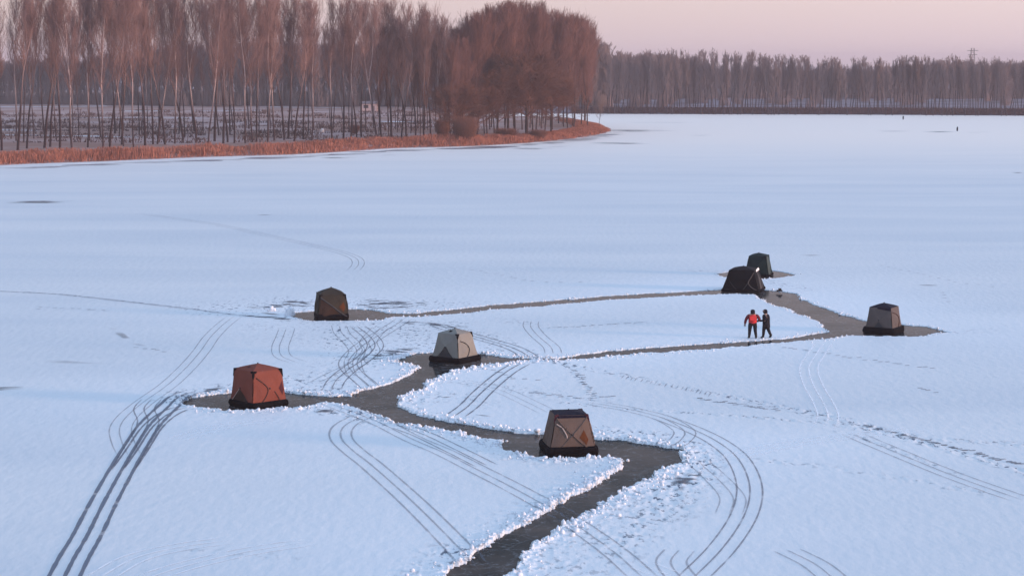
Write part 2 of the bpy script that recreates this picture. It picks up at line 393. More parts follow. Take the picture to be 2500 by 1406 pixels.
def land_mesh(name, P, top, wid, material, us, ds):
    X, Y = tensor(us, ds); h, d = land_height(X, Y, P, top, wid)
    z = np.where(d < 0, -.1, h + .10)
    F = grid_faces(len(ds), len(us), cellin(d) > 0)
    V = np.stack([X, Y, z], -1).reshape(-1, 3)
    used = np.zeros(len(V), bool); used[F.ravel()] = True; remap = np.cumsum(used) - 1
    o = mesh_np(name, V[used], remap[F], material, smooth_=True); tag(o, kind='structure'); return o
dl = 1 / np.linspace(1 / 290, 1 / 1099, 420)
land_mesh('riverbank', LAND, .75, 5, M['field'], np.concatenate([-np.geomspace(3, .30, 20), np.linspace(-.29, .07, 420)]), dl)
land_mesh('far_shore', FAR, 1.0, 6, M['farland'], np.concatenate([np.linspace(-.12, .30, 360), np.geomspace(.305, 3, 20)]), 1 / np.linspace(1 / 560, 1 / 1099, 200))
o = mesh_np('ground', [(-6000, -300, -.6), (6000, -300, -.6), (6000, 7000, -.6), (-6000, 7000, -.6)], [(0, 1, 2, 3)], M['farland']); tag(o, kind='structure')

# ------------------------------------------------------------------ tracks and bare streaks
def ribbon_arrays(P, w0, alpha, lift=.012, fade=.12, wvar=.0):
    P = np.asarray(P, float); T = np.gradient(P, axis=0); T /= np.linalg.norm(T, axis=1)[:, None] + 1e-9
    Nn = np.stack([-T[:, 1], T[:, 0]], 1); n = len(P)
    s = np.linspace(0, 1, n); f = np.clip(np.minimum(s, 1 - s) / fade, 0, 1) if fade > 0 else np.ones(n)
    V = []; A = []
    cs = [-1, -.55, 0, .55, 1]; al = [0, .85, 1, .85, 0]
    ww = w0 * (1 + wvar * (vnoise(P[:, 0] * 2, P[:, 1] * 2, 91) - .5) * 2)
    for c, a in zip(cs, al):
        Q = P + Nn * (c * ww)[:, None]
        V.append(np.column_stack([Q, hgt(Q) + lift])); A.append(a * f * alpha)
    V = np.stack(V, 1).reshape(-1, 3); A = np.stack(A, 1).ravel()
    return V, grid_faces(n, 5), A

def ribbons(name, items, material, kind='structure'):
    Vs = []; Fs = []; As = []; o_ = 0
    for it in items:
        V, F, A = ribbon_arrays(*it[0], **it[1]) if isinstance(it[1], dict) else ribbon_arrays(*it)
        Vs.append(V); Fs.append(F + o_); As.append(A); o_ += len(V)
    o = mesh_np(name, np.concatenate(Vs), np.concatenate(Fs), material, attrs={'alpha': np.concatenate(As)})
    tag(o, kind=kind); return o

def offset(P, off):
    T = np.gradient(P, axis=0); T /= np.linalg.norm(T, axis=1)[:, None] + 1e-9
    return P + np.stack([-T[:, 1], T[:, 0]], 1) * off

def resample(P, step):
    d = np.concatenate([[0], np.cumsum(np.linalg.norm(np.diff(P, axis=0), axis=1))]); n = max(3, int(d[-1] / step))
    t = np.linspace(0, d[-1], n); return np.stack([np.interp(t, d, P[:, 0]), np.interp(t, d, P[:, 1])], 1)

TR = [  # centre line of a three-wheeled sled trail, strength, half width of one rut
 ([(575,772),(545,795),(515,825),(490,860),(455,900),(410,942),(350,985),(310,1020),(293,1050),(300,1085),(318,1120)], .42, .04),
 ([(120,1480),(152,1420),(180,1365),(212,1310),(252,1230),(300,1143),(335,1085),(365,1040),(405,1000),(440,970),(480,955)], 1.15, .095),
 ([(300,1150),(335,1100),(368,1050),(400,1020),(435,1002),(470,997)], .9, .06),
 ([(300,1150),(322,1110),(350,1060),(362,1030),(352,1000),(372,975)], .6, .045),
 ([(828,795),(835,815),(858,838),(872,860),(862,885),(870,915),(900,945),(925,962)], .45, .04),
 ([(870,797),(905,825),(915,850),(885,880),(850,905),(822,930),(808,955)], .75, .045),
 ([(990,778),(965,795),(925,820),(880,850),(850,885),(860,910),(885,930),(912,955)], .55, .045),
 ([(930,800),(900,835),(905,860),(870,890),(820,915),(770,940)], .5, .04),
 ([(1060,793),(1120,812),(1190,832),(1250,850),(1285,868),(1292,879)], .9, .045),
 ([(1275,888),(1240,908),(1205,935),(1172,965),(1160,978),(1140,997),(1108,1020)], 1.0, .05),
 ([(1298,785),(1297,800),(1315,822),(1345,848),(1352,866)], .5, .04),
 ([(1440,985),(1530,1000),(1610,1020),(1655,1042),(1672,1060),(1655,1082),(1625,1100)], .55, .04),
 ([(1600,1015),(1690,1050),(1750,1080),(1795,1115),(1822,1160),(1830,1210),(1812,1270),(1760,1345),(1680,1425)], .62, .045),
 ([(905,1012),(860,1030),(835,1050),(835,1075),(865,1105),(910,1140),(1010,1230),(1110,1330),(1170,1400)], .42, .06),
 ([(800,985),(850,1003),(930,1035),(1010,1075),(1080,1105),(1150,1140),(1320,1230),(1480,1335),(1590,1430)], .42, .055),
 ([(960,1038),(1030,1062),(1110,1100),(1190,1140)], .6, .045),
 ([(1120,932),(1210,950),(1290,985),(1340,1010)], .3, .04),
 ([(330,522),(430,535),(540,552),(660,578),(760,600),(830,617),(868,632),(874,648),(858,665)], .55, .035),
 ([(700,803),(692,825),(683,850),(690,872),(730,888)], .45, .035),
 ([(1700,1125),(1760,1180),(1790,1220),(1780,1260)], .35, .04),
 ([(2080,1062),(2170,1100),(2330,1165),(2500,1225)], .45, .05),
 ([(1920,1345),(1990,1380),(2040,1420)], .4, .05),
 ([(1660,1345),(1640,1380),(1690,1440)], .4, .05),
]
items = []
for P, st, hw in TR:
    C_ = resample(catmull(ats(P), 10), .25)
    for k in (-1, 0, 1):
        items.append((offset(C_, k * .5 + random.Random(len(items)).uniform(-.03, .03)), hw, st, .02, .06, .2))
ribbons('sled_tracks', items, M['track'])
LT = [([(2012,838),(1992,868),(1975,900),(1985,940),(2010,985),(2022,1020),(2008,1050)], 1.0, .05),
      ([(240,1415),(330,1365),(440,1338),(560,1322)], .9, .05), ([(330,1425),(450,1385),(600,1350),(760,1325)], .9, .05),
      ([(1560,1380),(1640,1410)], .6, .05), ([(1780,1120),(1900,1092),(2050,1070),(2250,1050)], .35, .2),
      ([(430,1075),(560,1040),(680,1028)], .4, .12)]
items = []
for P, st, hw in LT:
    C_ = resample(catmull(ats(P), 10), .3)
    for k in (-1, 0, 1): items.append((offset(C_, k * .5), hw, st, .02, .1))
ribbons('raised_track_edges', items, M['lightmark'])
# comb-like tread prints and single footprints
items = []
rn = random.Random(5)
for P, n, ln in (([(1520,922),(1600,938),(1680,952),(1745,968)], 19, .8), ([(1040,793),(1100,800),(1150,812),(1230,838)], 18, .6)):
    C_ = resample(ats(P), .05)
    for k in range(n):
        c = C_[int(k * (len(C_) - 1) / n)]; q = np.array([c + (-.16, -.9 * ln), c + (0, 0), c + (.16, .9 * ln)])
        items.append((q + rn.uniform(-.05, .05), .032, rn.uniform(.4, .8), .02, .2))
for P, n in (([(1910,850),(2030,868),(2150,885),(2290,905)], 22), ([(1400,905),(1425,945),(1450,975)], 14), ([(90,752),(270,760)], 9), ([(1560,790),(1330,803)], 16),
             ([(2300,715),(2310,745)], 4), ([(1890,715),(1915,690)], 5), ([(1700,975),(1900,1005)], 24), ([(2100,1040),(2500,1140)], 60), ([(2240,950),(2290,962)], 4), ([(330,850),(420,862)], 5), ([(1290,960),(1420,975),(1500,968)], 16), ([(1150,890),(1250,925),(1330,930)], 12), ([(2150,650),(2330,690),(2450,705)], 14), ([(1150,660),(1300,690),(1450,690)], 12)):
    C_ = resample(ats(P), .05)
    for k in range(n):
        c = C_[int(k * (len(C_) - 1) / n)] + np.array([rn.uniform(-.15, .15), rn.uniform(-.3, .3)])
        q = np.array([c, c + (.14, .02), c + (.28, .05)]); items.append((q, .07, .9, .02, .0))
ribbons('footprints', items, M['track'])

BARE = [([(15,495),(60,494),(110,494),(150,493),(178,494)], 1.6, 1.3), ([(60,496),(120,495.5),(165,494)], 1.2, 1.5),
        ([(-60,952),(0,951),(40,950),(60,949)], .55, 1.0), ([(780,387),(820,386),(860,387)], 3.2, .9), ([(640,384),(720,383),(770,385)], 1.8, .7),
        ([(930,380),(970,381)], 1.6, .6), ([(1060,364),(1160,363),(1240,362)], 3.0, 1.0), ([(1250,363),(1290,364),(1330,362)], 4.0, 1.3),
        ([(1440,350),(1500,351),(1590,352)], 2.6, .9), ([(1500,323),(1540,319),(1580,322)], 9, .5), ([(1330,360),(1400,358)], 2, .5),
        ([(1700,331),(1725,332)], 3, .5), ([(2250,323),(2340,323)], 4.0, .8), ([(2140,322),(2225,321)], 3, .45), ([(2345,324),(2420,324)], 2.5, .4),
        ([(2470,423),(2500,423)], 1.8, .6), ([(1955,624),(2005,625)], .6, .55), ([(2240,697),(2290,699)], .45, .5), ([(630,526),(660,527)], .8, .35),
        ([(1160,1014),(1200,1019)], .12, 1.3), ([(1075,972),(1105,971)], .12, 1.0), ([(100,882),(260,892),(360,897)], .5, .25),
        ([(270,800),(330,840),(400,857)], .25, .35), ([(1520,300),(1700,300)], 5, .12), 
        ([(640,765),(690,772)], .3, 1.4)]
ribbons('bare_ice_streaks', [(resample(catmull(ats(p), 6), 1.0 if p[0][1] > 600 else 3.0), wd, st, .02, .25, .5) for p, wd, st in BARE], M['bare'])
M['scrape'] = mark_material('scraped_snow', (.06, .07, .10), .6, .50, .57, 1.7, (.55, 1.0, 1))
SCR = [([(600,752),(660,750),(760,743)], 1.1, 1.0), ([(690,736),(740,740),(770,741)], .8, .9), ([(870,742),(960,744),(1050,741)], 1.3, 1.0), ([(870,752),(940,752),(1020,752)], 1.0, .9), ([(880,735),(980,738)], .8, .7),
       ([(590,772),(640,775),(700,781),(750,786)], .8, .9), ([(870,882),(940,868),(1010,850)], .9, .8), ([(980,786),(1060,795),(1130,802)], .9, .8), ([(430,985),(480,962),(560,946)], .45, .9), ([(740,1003),(830,1008)], .4, 1.0), ([(1640,1200),(1700,1150)], .5, .8)]
ribbons('scraped_patches', [(resample(catmull(ats(p), 6), .5), wd, st, .02, .2, .5) for p, wd, st in SCR], M['scrape'])
ribbons('footpath', [(resample(catmull(ats([(-60,710),(0,713),(150,721),(350,743),(480,758),(580,771),(700,779)]), 8), .5), .34, .26, .02, .02, .3)], M['track'])
# dark wet line under the reed bank
sl = catmull(ats([(p[0], p[1] + 9 - p[0] * .0035) for p in SH[2:16]]), 8)
ribbons('shore_ice', [(resample(sl, 2.0), 3.4, .75, .02, .05, .8)], M['shore'])

# ------------------------------------------------------------------ broken snow along the cuts (one mass of chunks)
def chunk_mesh(seed):
    rn = np.random.RandomState(seed); bm = bmesh.new(); bmesh.ops.create_icosphere(bm, subdivisions=1, radius=1)
    v = np.array([q.co[:] for q in bm.verts]); f = np.array([[q.index for q in p.verts] for p in bm.faces]); bm.free()
    v *= rn.uniform(.65, 1.25, (len(v), 1)); v *= rn.uniform(.7, 1.3, 3); return v, f
VAR = [chunk_mesh(i) for i in range(8)]
def scatter_rubble():
    rn = np.random.RandomState(12); Vs = []; Fs = []; o_ = 0
    for P, dens in ((CHW, 1.0), (GRW, .5)):
        m = len(P)
        for i in range(m):
            a = P[i]; b = P[(i + 1) % m]; ln = np.linalg.norm(b - a); mid = (a + b) / 2
            if mid[1] < 56 or abs(mid[0]) > mid[1] * .29: continue
            k = 17.0 if mid[1] < 122 else 8.0
            n = int(ln * k * dens * 2)
            t = rn.rand(n, 1); off = rn.randn(n, 1) * (.45 if mid[1] < 122 else .18) + .1
            T = (b - a) / (ln + 1e-9); Nn = np.array([T[1], -T[0]])
            Q = a + (b - a) * t + Nn * np.abs(off) * rn.choice([-1, 1], (n, 1))
            h, sd, _ = snow_fields(Q[:, 0], Q[:, 1])
            for q, hh, d in zip(Q, h, sd):
                if d < -.12 and rn.rand() < .93: continue
                if d < -.2: continue
                if vnoise(q[0] * .45, q[1] * .45, 88) < .3 and rn.rand() < .8: continue
                v, f = VAR[rn.randint(8)]; s = float(.6 + 1.0 * vnoise(q[0] * .3, q[1] * .3, 89)) * (rn.gamma(1.6, .02) + .012)
                if mid[1] > 115: s *= .6
                s = min(s, .125)
                an = rn.rand() * 6.3; ca, sa = math.cos(an), math.sin(an)
                w_ = v * s; w_ = np.column_stack([w_[:, 0] * ca - w_[:, 1] * sa, w_[:, 0] * sa + w_[:, 1] * ca, w_[:, 2]])
                Vs.append(w_ + (q[0], q[1], max(hh if d > 0 else 0, 0) + s * .3)); Fs.append(f + o_); o_ += len(v)
    o = mesh_np('snow_rubble', np.concatenate(Vs), np.concatenate(Fs), M['rubble']); 
    tag(o, 'crumbled white snow and ice chunks heaped along the cut channels', 'snow rubble', kind='stuff')
scatter_rubble()
# lone heap of upturned ice left of the olive brown tent
def snow_heap(px, py, wx, hz, seed, label):
    x, y = at(px, py, .1); bm = bmesh.new(); bmesh.ops.create_icosphere(bm, subdivisions=3, radius=1)
    rn = random.Random(seed)
    for v in bm.verts:
        c = v.co; k = 1 + .45 * (float(vnoise(c.x * 3 + seed, c.y * 3 + c.z * 5, seed)) - .5)
        v.co = Vector((c.x * wx * k, c.y * wx * .7 * k, max(c.z, -.1) * hz * k * (1.2 - .5 * abs(c.x))))
    me = bpy.data.meshes.new('snow_heap'); bm.to_mesh(me); bm.free(); me.materials.append(M['rubble'])
    o = link('snow_heap', me); o.location = (x, y, .08); tag(o, label, 'snow heap')
snow_heap(708, 768, .34, .55, 3, 'upright heap of white snow left of the olive brown tent')
snow_heap(663, 757, .3, .25, 9, 'low snow lump among dark scrapes, farther left of the olive brown tent')

# ------------------------------------------------------------------ tents
def fabric(name, col, col2=None, rough=.75):
    return mat(name, col, rough, .12, noise=(1.4, col2 or tuple(c * .8 for c in col), .35, .7), bump=(5, .35, .03))
FB = {k: fabric('tent_cloth_' + k, *v) for k, v in dict(
    orange=((.205, .058, .040), (.175, .05, .035)), olive=((.045, .036, .027), (.035, .028, .021)), white=((.245, .235, .21), (.215, .205, .19)),
    beige=((.145, .10, .082), (.12, .085, .07)), taupe=((.12, .098, .092), (.10, .083, .08)), black=((.005, .0045, .006), (.004, .0035, .005)),
    green=((.010, .025, .025), (.008, .019, .02)), navy=((.010, .009, .022), (.008, .007, .018)), grey=((.075, .072, .075), (.06, .06, .065)),
    amber=((.11, .035, .012), (.08, .027, .012)), maroon=((.07, .018, .025), (.05, .014, .02)), umber=((.055, .03, .022), (.045, .025, .018))).items()}
BLK = mat('black_rubber', (.0045, .004, .006), .9, .08, bump=(9, .5, .03)); PIPE = mat('dark_piping', (.05, .018, .016), .6)
PALE = mat('pale_webbing', (.45, .36, .32), .7); ZIPG = mat('dark_zip', (.03, .03, .035), .6); FLAP = mat('white_flap', (.8, .78, .74), .6)

class Tent:
    def __init__(s, label, px, py, phi, base, topr, eave, apex, wallm, roofm, skirt=1.06, skh=.32, bulge=.13, lift=0.10):
        x, y = at(px, py, 0); s.root = empty('ice_fishing_tent', (x, y, 0), 0); tag(s.root, label, 'tent', 'pop-up ice fishing tents')
        s.b, s.t, s.e, s.a, s.bu, s.z0 = base, base * topr, eave, apex, bulge, lift + .04
        s.phi = phi; s.root.rotation_euler = (0, 0, R(phi))
        s.wm, s.rm = wallm, roofm
        for f in range(4):                                   # 0: front-left face, 1: front-right, 2: back-right, 3: back-left
            s.wall(f)
        s.roof(); s.skirt(skirt, skh)
        s.frame_tip()
    def W(s, f, u, v, off=0.0):
        """point on wall f; u -1..1 left to right seen from outside, v 0..1 upward"""
        hw = s.b + (s.t - s.b) * (v ** .85)
        k = 1 - max(abs(u), abs(2 * v - 1)); k = max(k, 0)
        out = hw + s.bu * (k ** .9) + off + .045 * (float(vnoise(u * 2.4 + f * 7 + s.b * 9, v * 3.1 + 5, 6)) - .5) * min(1, k * 5)
        sag = -.035 * math.sin(math.pi * v) * (abs(u) ** 6)
        z = s.z0 + (s.e - s.z0) * v
        # local frame: faces at 225, 315, 45, 135 degrees; front corner points to -Y
        ang = R(225 + 90 * f); nx, ny = math.cos(ang), math.sin(ang); tx, ty = -ny, nx
        uu = u * (hw + sag)
        return Vector((nx * out + tx * uu, ny * out + ty * uu, z))
    def patch(s, name, f, poly, m, off=.012, n=10):
        """triangulated patch given as a (u,v) triangle or quad, following the wall"""
        poly = [Vector((p[0], p[1])) for p in poly]
        if len(poly) == 3: poly = [poly[0], poly[1], poly[2], poly[2]]
        V = []; 
        for i in range(n + 1):
            for j in range(n + 1):
                a = poly[0].lerp(poly[1], j / n); b = poly[3].lerp(poly[2], j / n); c = a.lerp(b, i / n); V.append(s.W(f, c.x, c.y, off))
        F = [(i * (n + 1) + j, i * (n + 1) + j + 1, (i + 1) * (n + 1) + j + 1, (i + 1) * (n + 1) + j) for i in range(n) for j in range(n)]
        return mesh_np(name, V, F, m, s.root)
    def line(s, name, f, pts, m, r=.022, off=.02):
        P = catmull(pts, 6); return tube(name, [s.W(f, p[0], p[1], off) for p in P], r, m, s.root)
    def wall(s, f):
        n = 20; V = [s.W(f, -1 + 2 * i / n, j / n) for j in range(n + 1) for i in range(n + 1)]
        F = [(j * (n + 1) + i, j * (n + 1) + i + 1, (j + 1) * (n + 1) + i + 1, (j + 1) * (n + 1) + i) for i in range(n) for j in range(n)]
        mesh_np('wall_panel', V, F, s.wm, s.root)
        # crossed pole sleeves of the panel, raised seams
    def seams(s, f, m, r=.016):
        bm = []
        for a in ((-1, 0), (1, 0), (-1, 1), (1, 1)):
            pass
        P1 = [s.W(f, -.96 + 1.92 * k / 12, .02 + .96 * k / 12, .008) for k in range(13)]
        P2 = [s.W(f, .96 - 1.92 * k / 12, .02 + .96 * k / 12, .008) for k in range(13)]
        tube('pole_sleeve', P1, r, m, s.root); tube('pole_sleeve', P2, r, m, s.root)
    def roofpt(s, x, y):
        k = 1 - max(abs(x + y), abs(x - y)) / (s.t * math.sqrt(2)); k = max(0, min(1, k)); return s.e + (s.a - s.e) * (k ** .75)
    def roof(s):
        n = 16; V = []
        for j in range(n + 1):
            for i in range(n + 1):
                a = (-1 + 2 * i / n) * s.t; b = (-1 + 2 * j / n) * s.t
                k = 1 - max(abs(a), abs(b)) / s.t
                ang = R(45); x = a * math.cos(ang) - b * math.sin(ang); y = a * math.sin(ang) + b * math.cos(ang)
                V.append((x, y, s.e + .003 + (s.a - s.e) * (k ** .8)))
        F = [(j * (n + 1) + i, j * (n + 1) + i + 1, (j + 1) * (n + 1) + i + 1, (j + 1) * (n + 1) + i) for i in range(n) for j in range(n)]
        mesh_np('roof', V, F, s.rm, s.root)
    def roofpatch(s, name, a0, a1, b0, b1, m):
        V = []; n = 6
        for j in range(n + 1):
            for i in range(n + 1):
                a = (a0 + (a1 - a0) * i / n) * s.t; b = (b0 + (b1 - b0) * j / n) * s.t
                k = 1 - max(abs(a), abs(b)) / s.t; ang = R(45)
                V.append((a * math.cos(ang) - b * math.sin(ang), a * math.sin(ang) + b * math.cos(ang), s.e + .018 + (s.a - s.e) * (k ** .8)))
        F = [(j * (n + 1) + i, j * (n + 1) + i + 1, (j + 1) * (n + 1) + i + 1, (j + 1) * (n + 1) + i) for i in range(n) for j in range(n)]
        mesh_np(name, V, F, m, s.root)
    def skirt(s, k, h):
        """black padded float the tent stands on: a square ring with rounded section and slightly lumpy sides"""
        prof = [(-.16, .0), (.02, .0), (.05, .04), (.07, h * .45), (.045, h * .85), (-.01, h), (-.12, h * .9)]
        V = []; n = 48
        for i in range(n):
            q = i / n * 4; sd_ = int(q); u = (q - sd_) * 2 - 1
            ang = R(225 + 90 * sd_); nx, ny = math.cos(ang), math.sin(ang); tx, ty = -ny, nx
            for (o_, z) in prof:
                lump = .025 * (float(vnoise(i * .9, z * 9 + sd_, int(s.b * 1000) % 97)) - .5)
                hw = s.b * k + o_ + lump; uu = u * hw; cut = .06 * max(0, abs(u) - .8) / .2
                V.append((nx * (hw - cut) + tx * uu * (1 - cut * .5), ny * (hw - cut) + ty * uu * (1 - cut * .5), z + .004))
        m = len(prof); F = [(i * m + j, ((i + 1) % n) * m + j, ((i + 1) % n) * m + j + 1, i * m + j + 1) for i in range(n) for j in range(m - 1)]
        mesh_np('base_skirt', V, F, BLK, s.root, smooth_=True)
        hh = s.b * k - .05; c = hh * math.sqrt(2)
        mesh_np('floor_mat', [(0, -c, .05), (c, 0, .05), (0, c, .05), (-c, 0, .05)], [(0, 1, 2, 3)], BLK, s.root)
    def frame_tip(s):
        disc('hub', Vector((0, 0, s.a - .01)), Vector((0, 0, 1)), .035, .05, BLK, s.root)
    def hubs(s, f, m=None): disc('hub', s.W(f, 0, .5, .01), (s.W(f, 0, .5, 1) - s.W(f, 0, .5, 0)), .045, .03, m or ZIPG, s.root)
    def cap(s, c, m=None, size=.26):
        """dark corner patch wrapping the top corner between wall c and the next wall"""
        m = m or BLK; k = size; V = []; F = []
        f2 = (c + 1) % 4
        A = [s.W(c, 1, 1, .02), s.W(c, 1 - k, 1, .02), s.W(c, 1, 1 - k * .9, .02)]
        B = [s.W(f2, -1, 1, .02), s.W(f2, -1 + k, 1, .02), s.W(f2, -1, 1 - k * .9, .02)]
        top = (A[0] + B[0]) / 2 + Vector((0, 0, .03)); bot = (A[2] + B[2]) / 2
        out = Vector((top.x, top.y, 0)).normalized() * .015
        V = [top + out, A[1] + Vector((0, 0, .02)), bot + out, B[1] + Vector((0, 0, .02)), Vector((top.x * .78, top.y * .78, s.e + .035))]
        F = [(0, 1, 2), (0, 2, 3), (0, 3, 4), (0, 4, 1)]
        mesh_np('corner_cap', V, F, m, s.root)

def tube(name, P, r, m, parent=None, sides=6, link_=True):
    P = [Vector(p) for p in P]; V = []; n = len(P)
    for i, p in enumerate(P):
        t = (P[min(i + 1, n - 1)] - P[max(i - 1, 0)]).normalized()
        a = t.orthogonal().normalized(); b = t.cross(a)
        rr = r[i] if isinstance(r, (list, tuple)) else r
        for k in range(sides):
            an = 2 * math.pi * k / sides; V.append(p + a * math.cos(an) * rr + b * math.sin(an) * rr)
    F = [(i * sides + k, i * sides + (k + 1) % sides, (i + 1) * sides + (k + 1) % sides, (i + 1) * sides + k) for i in range(n - 1) for k in range(sides)]
    F += [tuple(range(sides))[::-1], tuple(range((n - 1) * sides, n * sides))]
    return mesh_np(name, V, F, m, parent)

def disc(name, p, nrm, r, h, m, parent=None):
    nrm = Vector(nrm).normalized(); return tube(name, [p - nrm * h * .3, p + nrm * h * .5, p + nrm * h], [r, r, r * .5], m, parent, 10)

# orange tent
T = Tent('bright orange tent whose right wall glows in the low sun', 631, 990, -4, 1.02, .83, 1.86, 2.13, FB['orange'], FB['orange'], 1.03, .36)
T.patch('door_panel', 0, [(-.92, .03), (.85, .03), (0, .47)], FB['umber']); T.line('door_zip', 1, [(-.82, .83), (-.3, .62), (-.12, .45), (-.35, .2), (-.72, .03)], PIPE, .024)
T.line('door_zip', 1, [(.3, .40), (.5, .22), (.62, .06)], PIPE, .02); T.patch('window', 1, [(.60, .47), (.80, .27), (.94, .40), (.88, .66)], FB['maroon'])
T.line('pole_sleeve', 0, [(-.92, .03), (-.5, .25), (0, .5)], PALE, .014); T.hubs(1, PIPE); T.hubs(0, PIPE)
for c in (0, 1, 3): T.cap(c)
T.roofpatch('vent', -.72, -.52, -.1, .1, FB['maroon'])
# olive brown tent
T = Tent('olive brown domed tent at the left end of the upper channel', 809, 777, -33, 1.03, .84, 1.66, 2.08, FB['olive'], FB['olive'], .98, .46, .17)
T.patch('door_panel', 1, [(-.93, .05), (.6, .05), (-.02, .46), (-.9, .85)], FB['umber']); T.line('pole_sleeve', 1, [(-.92, .9), (-.45, .70), (0, .5), (.5, .24), (.9, .06)], FB['grey'], .035, .015)
T.patch('window', 1, [(.42, .48), (.72, .26), (.88, .45), (.78, .7)], FB['amber']); T.patch('window', 2, [(-.8, .4), (-.5, .25), (-.35, .5), (-.6, .72)], BLK)
for c in (0, 1, 3): T.cap(c)
# white tent
T = Tent('pale grey white tent with dark reflection in the ice where channels fork', 1111, 880, 10, .99, .69, 1.62, 1.86, FB['white'], FB['white'], 1.07, .33)
T.patch('door_panel', 0, [(-.62, .03), (.72, .03), (.05, .5)], FB['grey']); T.hubs(0); T.hubs(1)
T.line('pole_sleeve', 0, [(-.70, .02), (-.3, .28), (.05, .52), (.35, .27), (.78, .02)], ZIPG, .016)
T.line('door_zip', 1, [(-.75, .74), (-.25, .64), (.08, .45), (.02, .25), (-.35, .02)], ZIPG, .024); T.patch('window', 2, [(-.85, .25), (-.45, .2), (-.5, .6), (-.85, .62)], BLK)
for c in (0, 1, 2): T.cap(c, size=.24)
T.roofpatch('vent', -.75, -.5, -.15, .1, BLK)
# near beige tent
T = Tent('nearest tent, pinkish beige with a flat navy roof and an amber kite-shaped window', 1388, 1103, -36, 1.07, .67, 1.76, 1.88, FB['beige'], FB['navy'], 1.02, .44, .17)
T.line('pole_sleeve', 1, [(-.9, .93), (-.4, .68), (.02, .48), (.45, .25), (.9, .03)], FB['beige'], .03, .012); T.line('door_zip', 1, [(-.88, .78), (-.55, .68), (-.32, .50), (-.28, .42)], PALE, .026)
T.line('pole_sleeve', 1, [(.92, .95), (.45, .72), (0, .5), (-.45, .22), (-.7, .03)], FB['taupe'], .018, .01)
T.patch('window', 1, [(.32, .42), (.62, .22), (.76, .36), (.60, .62)], FB['amber']); T.hubs(1)
T.patch('window', 2, [(-.82, .28), (-.4, .22), (-.35, .45), (-.75, .6)], BLK)
for c in (0, 1, 2): T.cap(c, FB['maroon'], .22)
T.patch('wall_stripe', 1, [(-.98, .93), (.98, .93), (.98, .995), (-.98, .995)], FB['navy'])
# right taupe tent
T = Tent('taupe tent with dark navy roof, rightmost tent, at the right end of the channels', 2157, 812, 15, .93, .76, 1.66, 1.90, FB['taupe'], FB['navy'], 1.07, .44)
T.patch('door_panel', 0, [(-.6, .03), (.6, .03), (0, .45)], FB['grey']); T.hubs(0)
T.line('door_zip', 1, [(-.80, .82), (-.1, .72), (.3, .52), (.2, .28), (-.2, .03)], PIPE, .026)
T.patch('roof_flap', 0, [(-.25, .95), (.98, .88), (.98, 1.0), (-.25, 1.0)], FB['navy'])
# black tent and dark green tent
T = Tent('wide black tent with a pale open flap, in front of the dark green tent', 1815, 709, 28, 1.40, .66, 1.60, 1.84, FB['black'], FB['black'], 1.0, .22)
T.patch('open_flap', 1, [(-.55, .06), (.35, .04), (.25, .84), (-.35, .86)], FB['grey'], .03); T.line('door_zip', 1, [(-.1, .84), (.05, .6), (-.05, .35), (.1, .05)], ZIPG, .03, .05)
T.line('pole_sleeve', 0, [(.98, .9), (.72, .66), (.5, .42), (.62, .2), (.9, .04)], FB['taupe'], .03); T.line('pole_sleeve', 0, [(.5, .42), (.3, .2), (.15, .04)], FB['grey'], .02)
T.line('pole_sleeve', 0, [(-.7, .45), (-.4, .2), (-.2, .05)], FB['grey'], .014); T.patch('awning', 1, [(-.55, .90), (.95, .94), (.9, 1.06), (-.4, 1.0)], FLAP, .06)
T = Tent('dark green tent standing behind the black tent, farthest from the camera', 1852, 673, 28, .98, .70, 1.62, 1.84, FB['green'], FB['green'], 1.03, .2)
T.patch('side_stripe', 1, [(-.95, .04), (-.2, .04), (.1, .96), (-.9, .96)], FB['grey'] if False else fabric('tent_cloth_slate', (.06, .085, .085))); T.patch('window', 1, [(-.2, .42), (.25, .3), (.4, .6), (.05, .7)], BLK)
T.cap(0); T.cap(1)

# ------------------------------------------------------------------ people
SKIN = mat('skin', (.42, .25, .19), .6); DARKCLOTH = mat('black_coat_cloth', (.010, .010, .016), .85, .2, bump=(14, .4, .02)); TROU = mat('dark_trousers', (.013, .012, .016), .85, .2)
REDV = mat('red_jacket_cloth', (.62, .03, .035), .7, .3, bump=(12, .4, .02)); REDB = mat('bright_red_panel', (.80, .05, .05), .6); BOOT = mat('boot_leather', (.012, .011, .011), .5); MARO = mat('dark_red_sleeve', (.14, .012, .02), .8)
WOOD = mat('pale_wood', (.4, .36, .3), .8)

def skin_mesh(name, verts, edges, radii, m, parent, levels=1, root=0):
    me = bpy.data.meshes.new(name); me.from_pydata(verts, edges, []); ob = bpy.data.objects.new('tmp', me); COL.objects.link(ob)
    sk = ob.modifiers.new('s', 'SKIN'); ss = ob.modifiers.new('d', 'SUBSURF'); ss.levels = levels; ss.render_levels = levels
    if not me.skin_vertices: me.skin_vertices.new()
    for i, r in enumerate(radii):
        d = me.skin_vertices[0].data[i]; d.radius = r if isinstance(r, tuple) else (r, r); d.use_root = (i == root)
    dg = bpy.context.evaluated_depsgraph_get(); dg.update()
    out = bpy.data.meshes.new_from_object(ob.evaluated_get(dg)); bpy.data.objects.remove(ob)
    out.name = name; out.materials.clear(); out.materials.append(m)
    out.polygons.foreach_set('use_smooth', np.ones(len(out.polygons), bool))
    return link(name, out, parent)

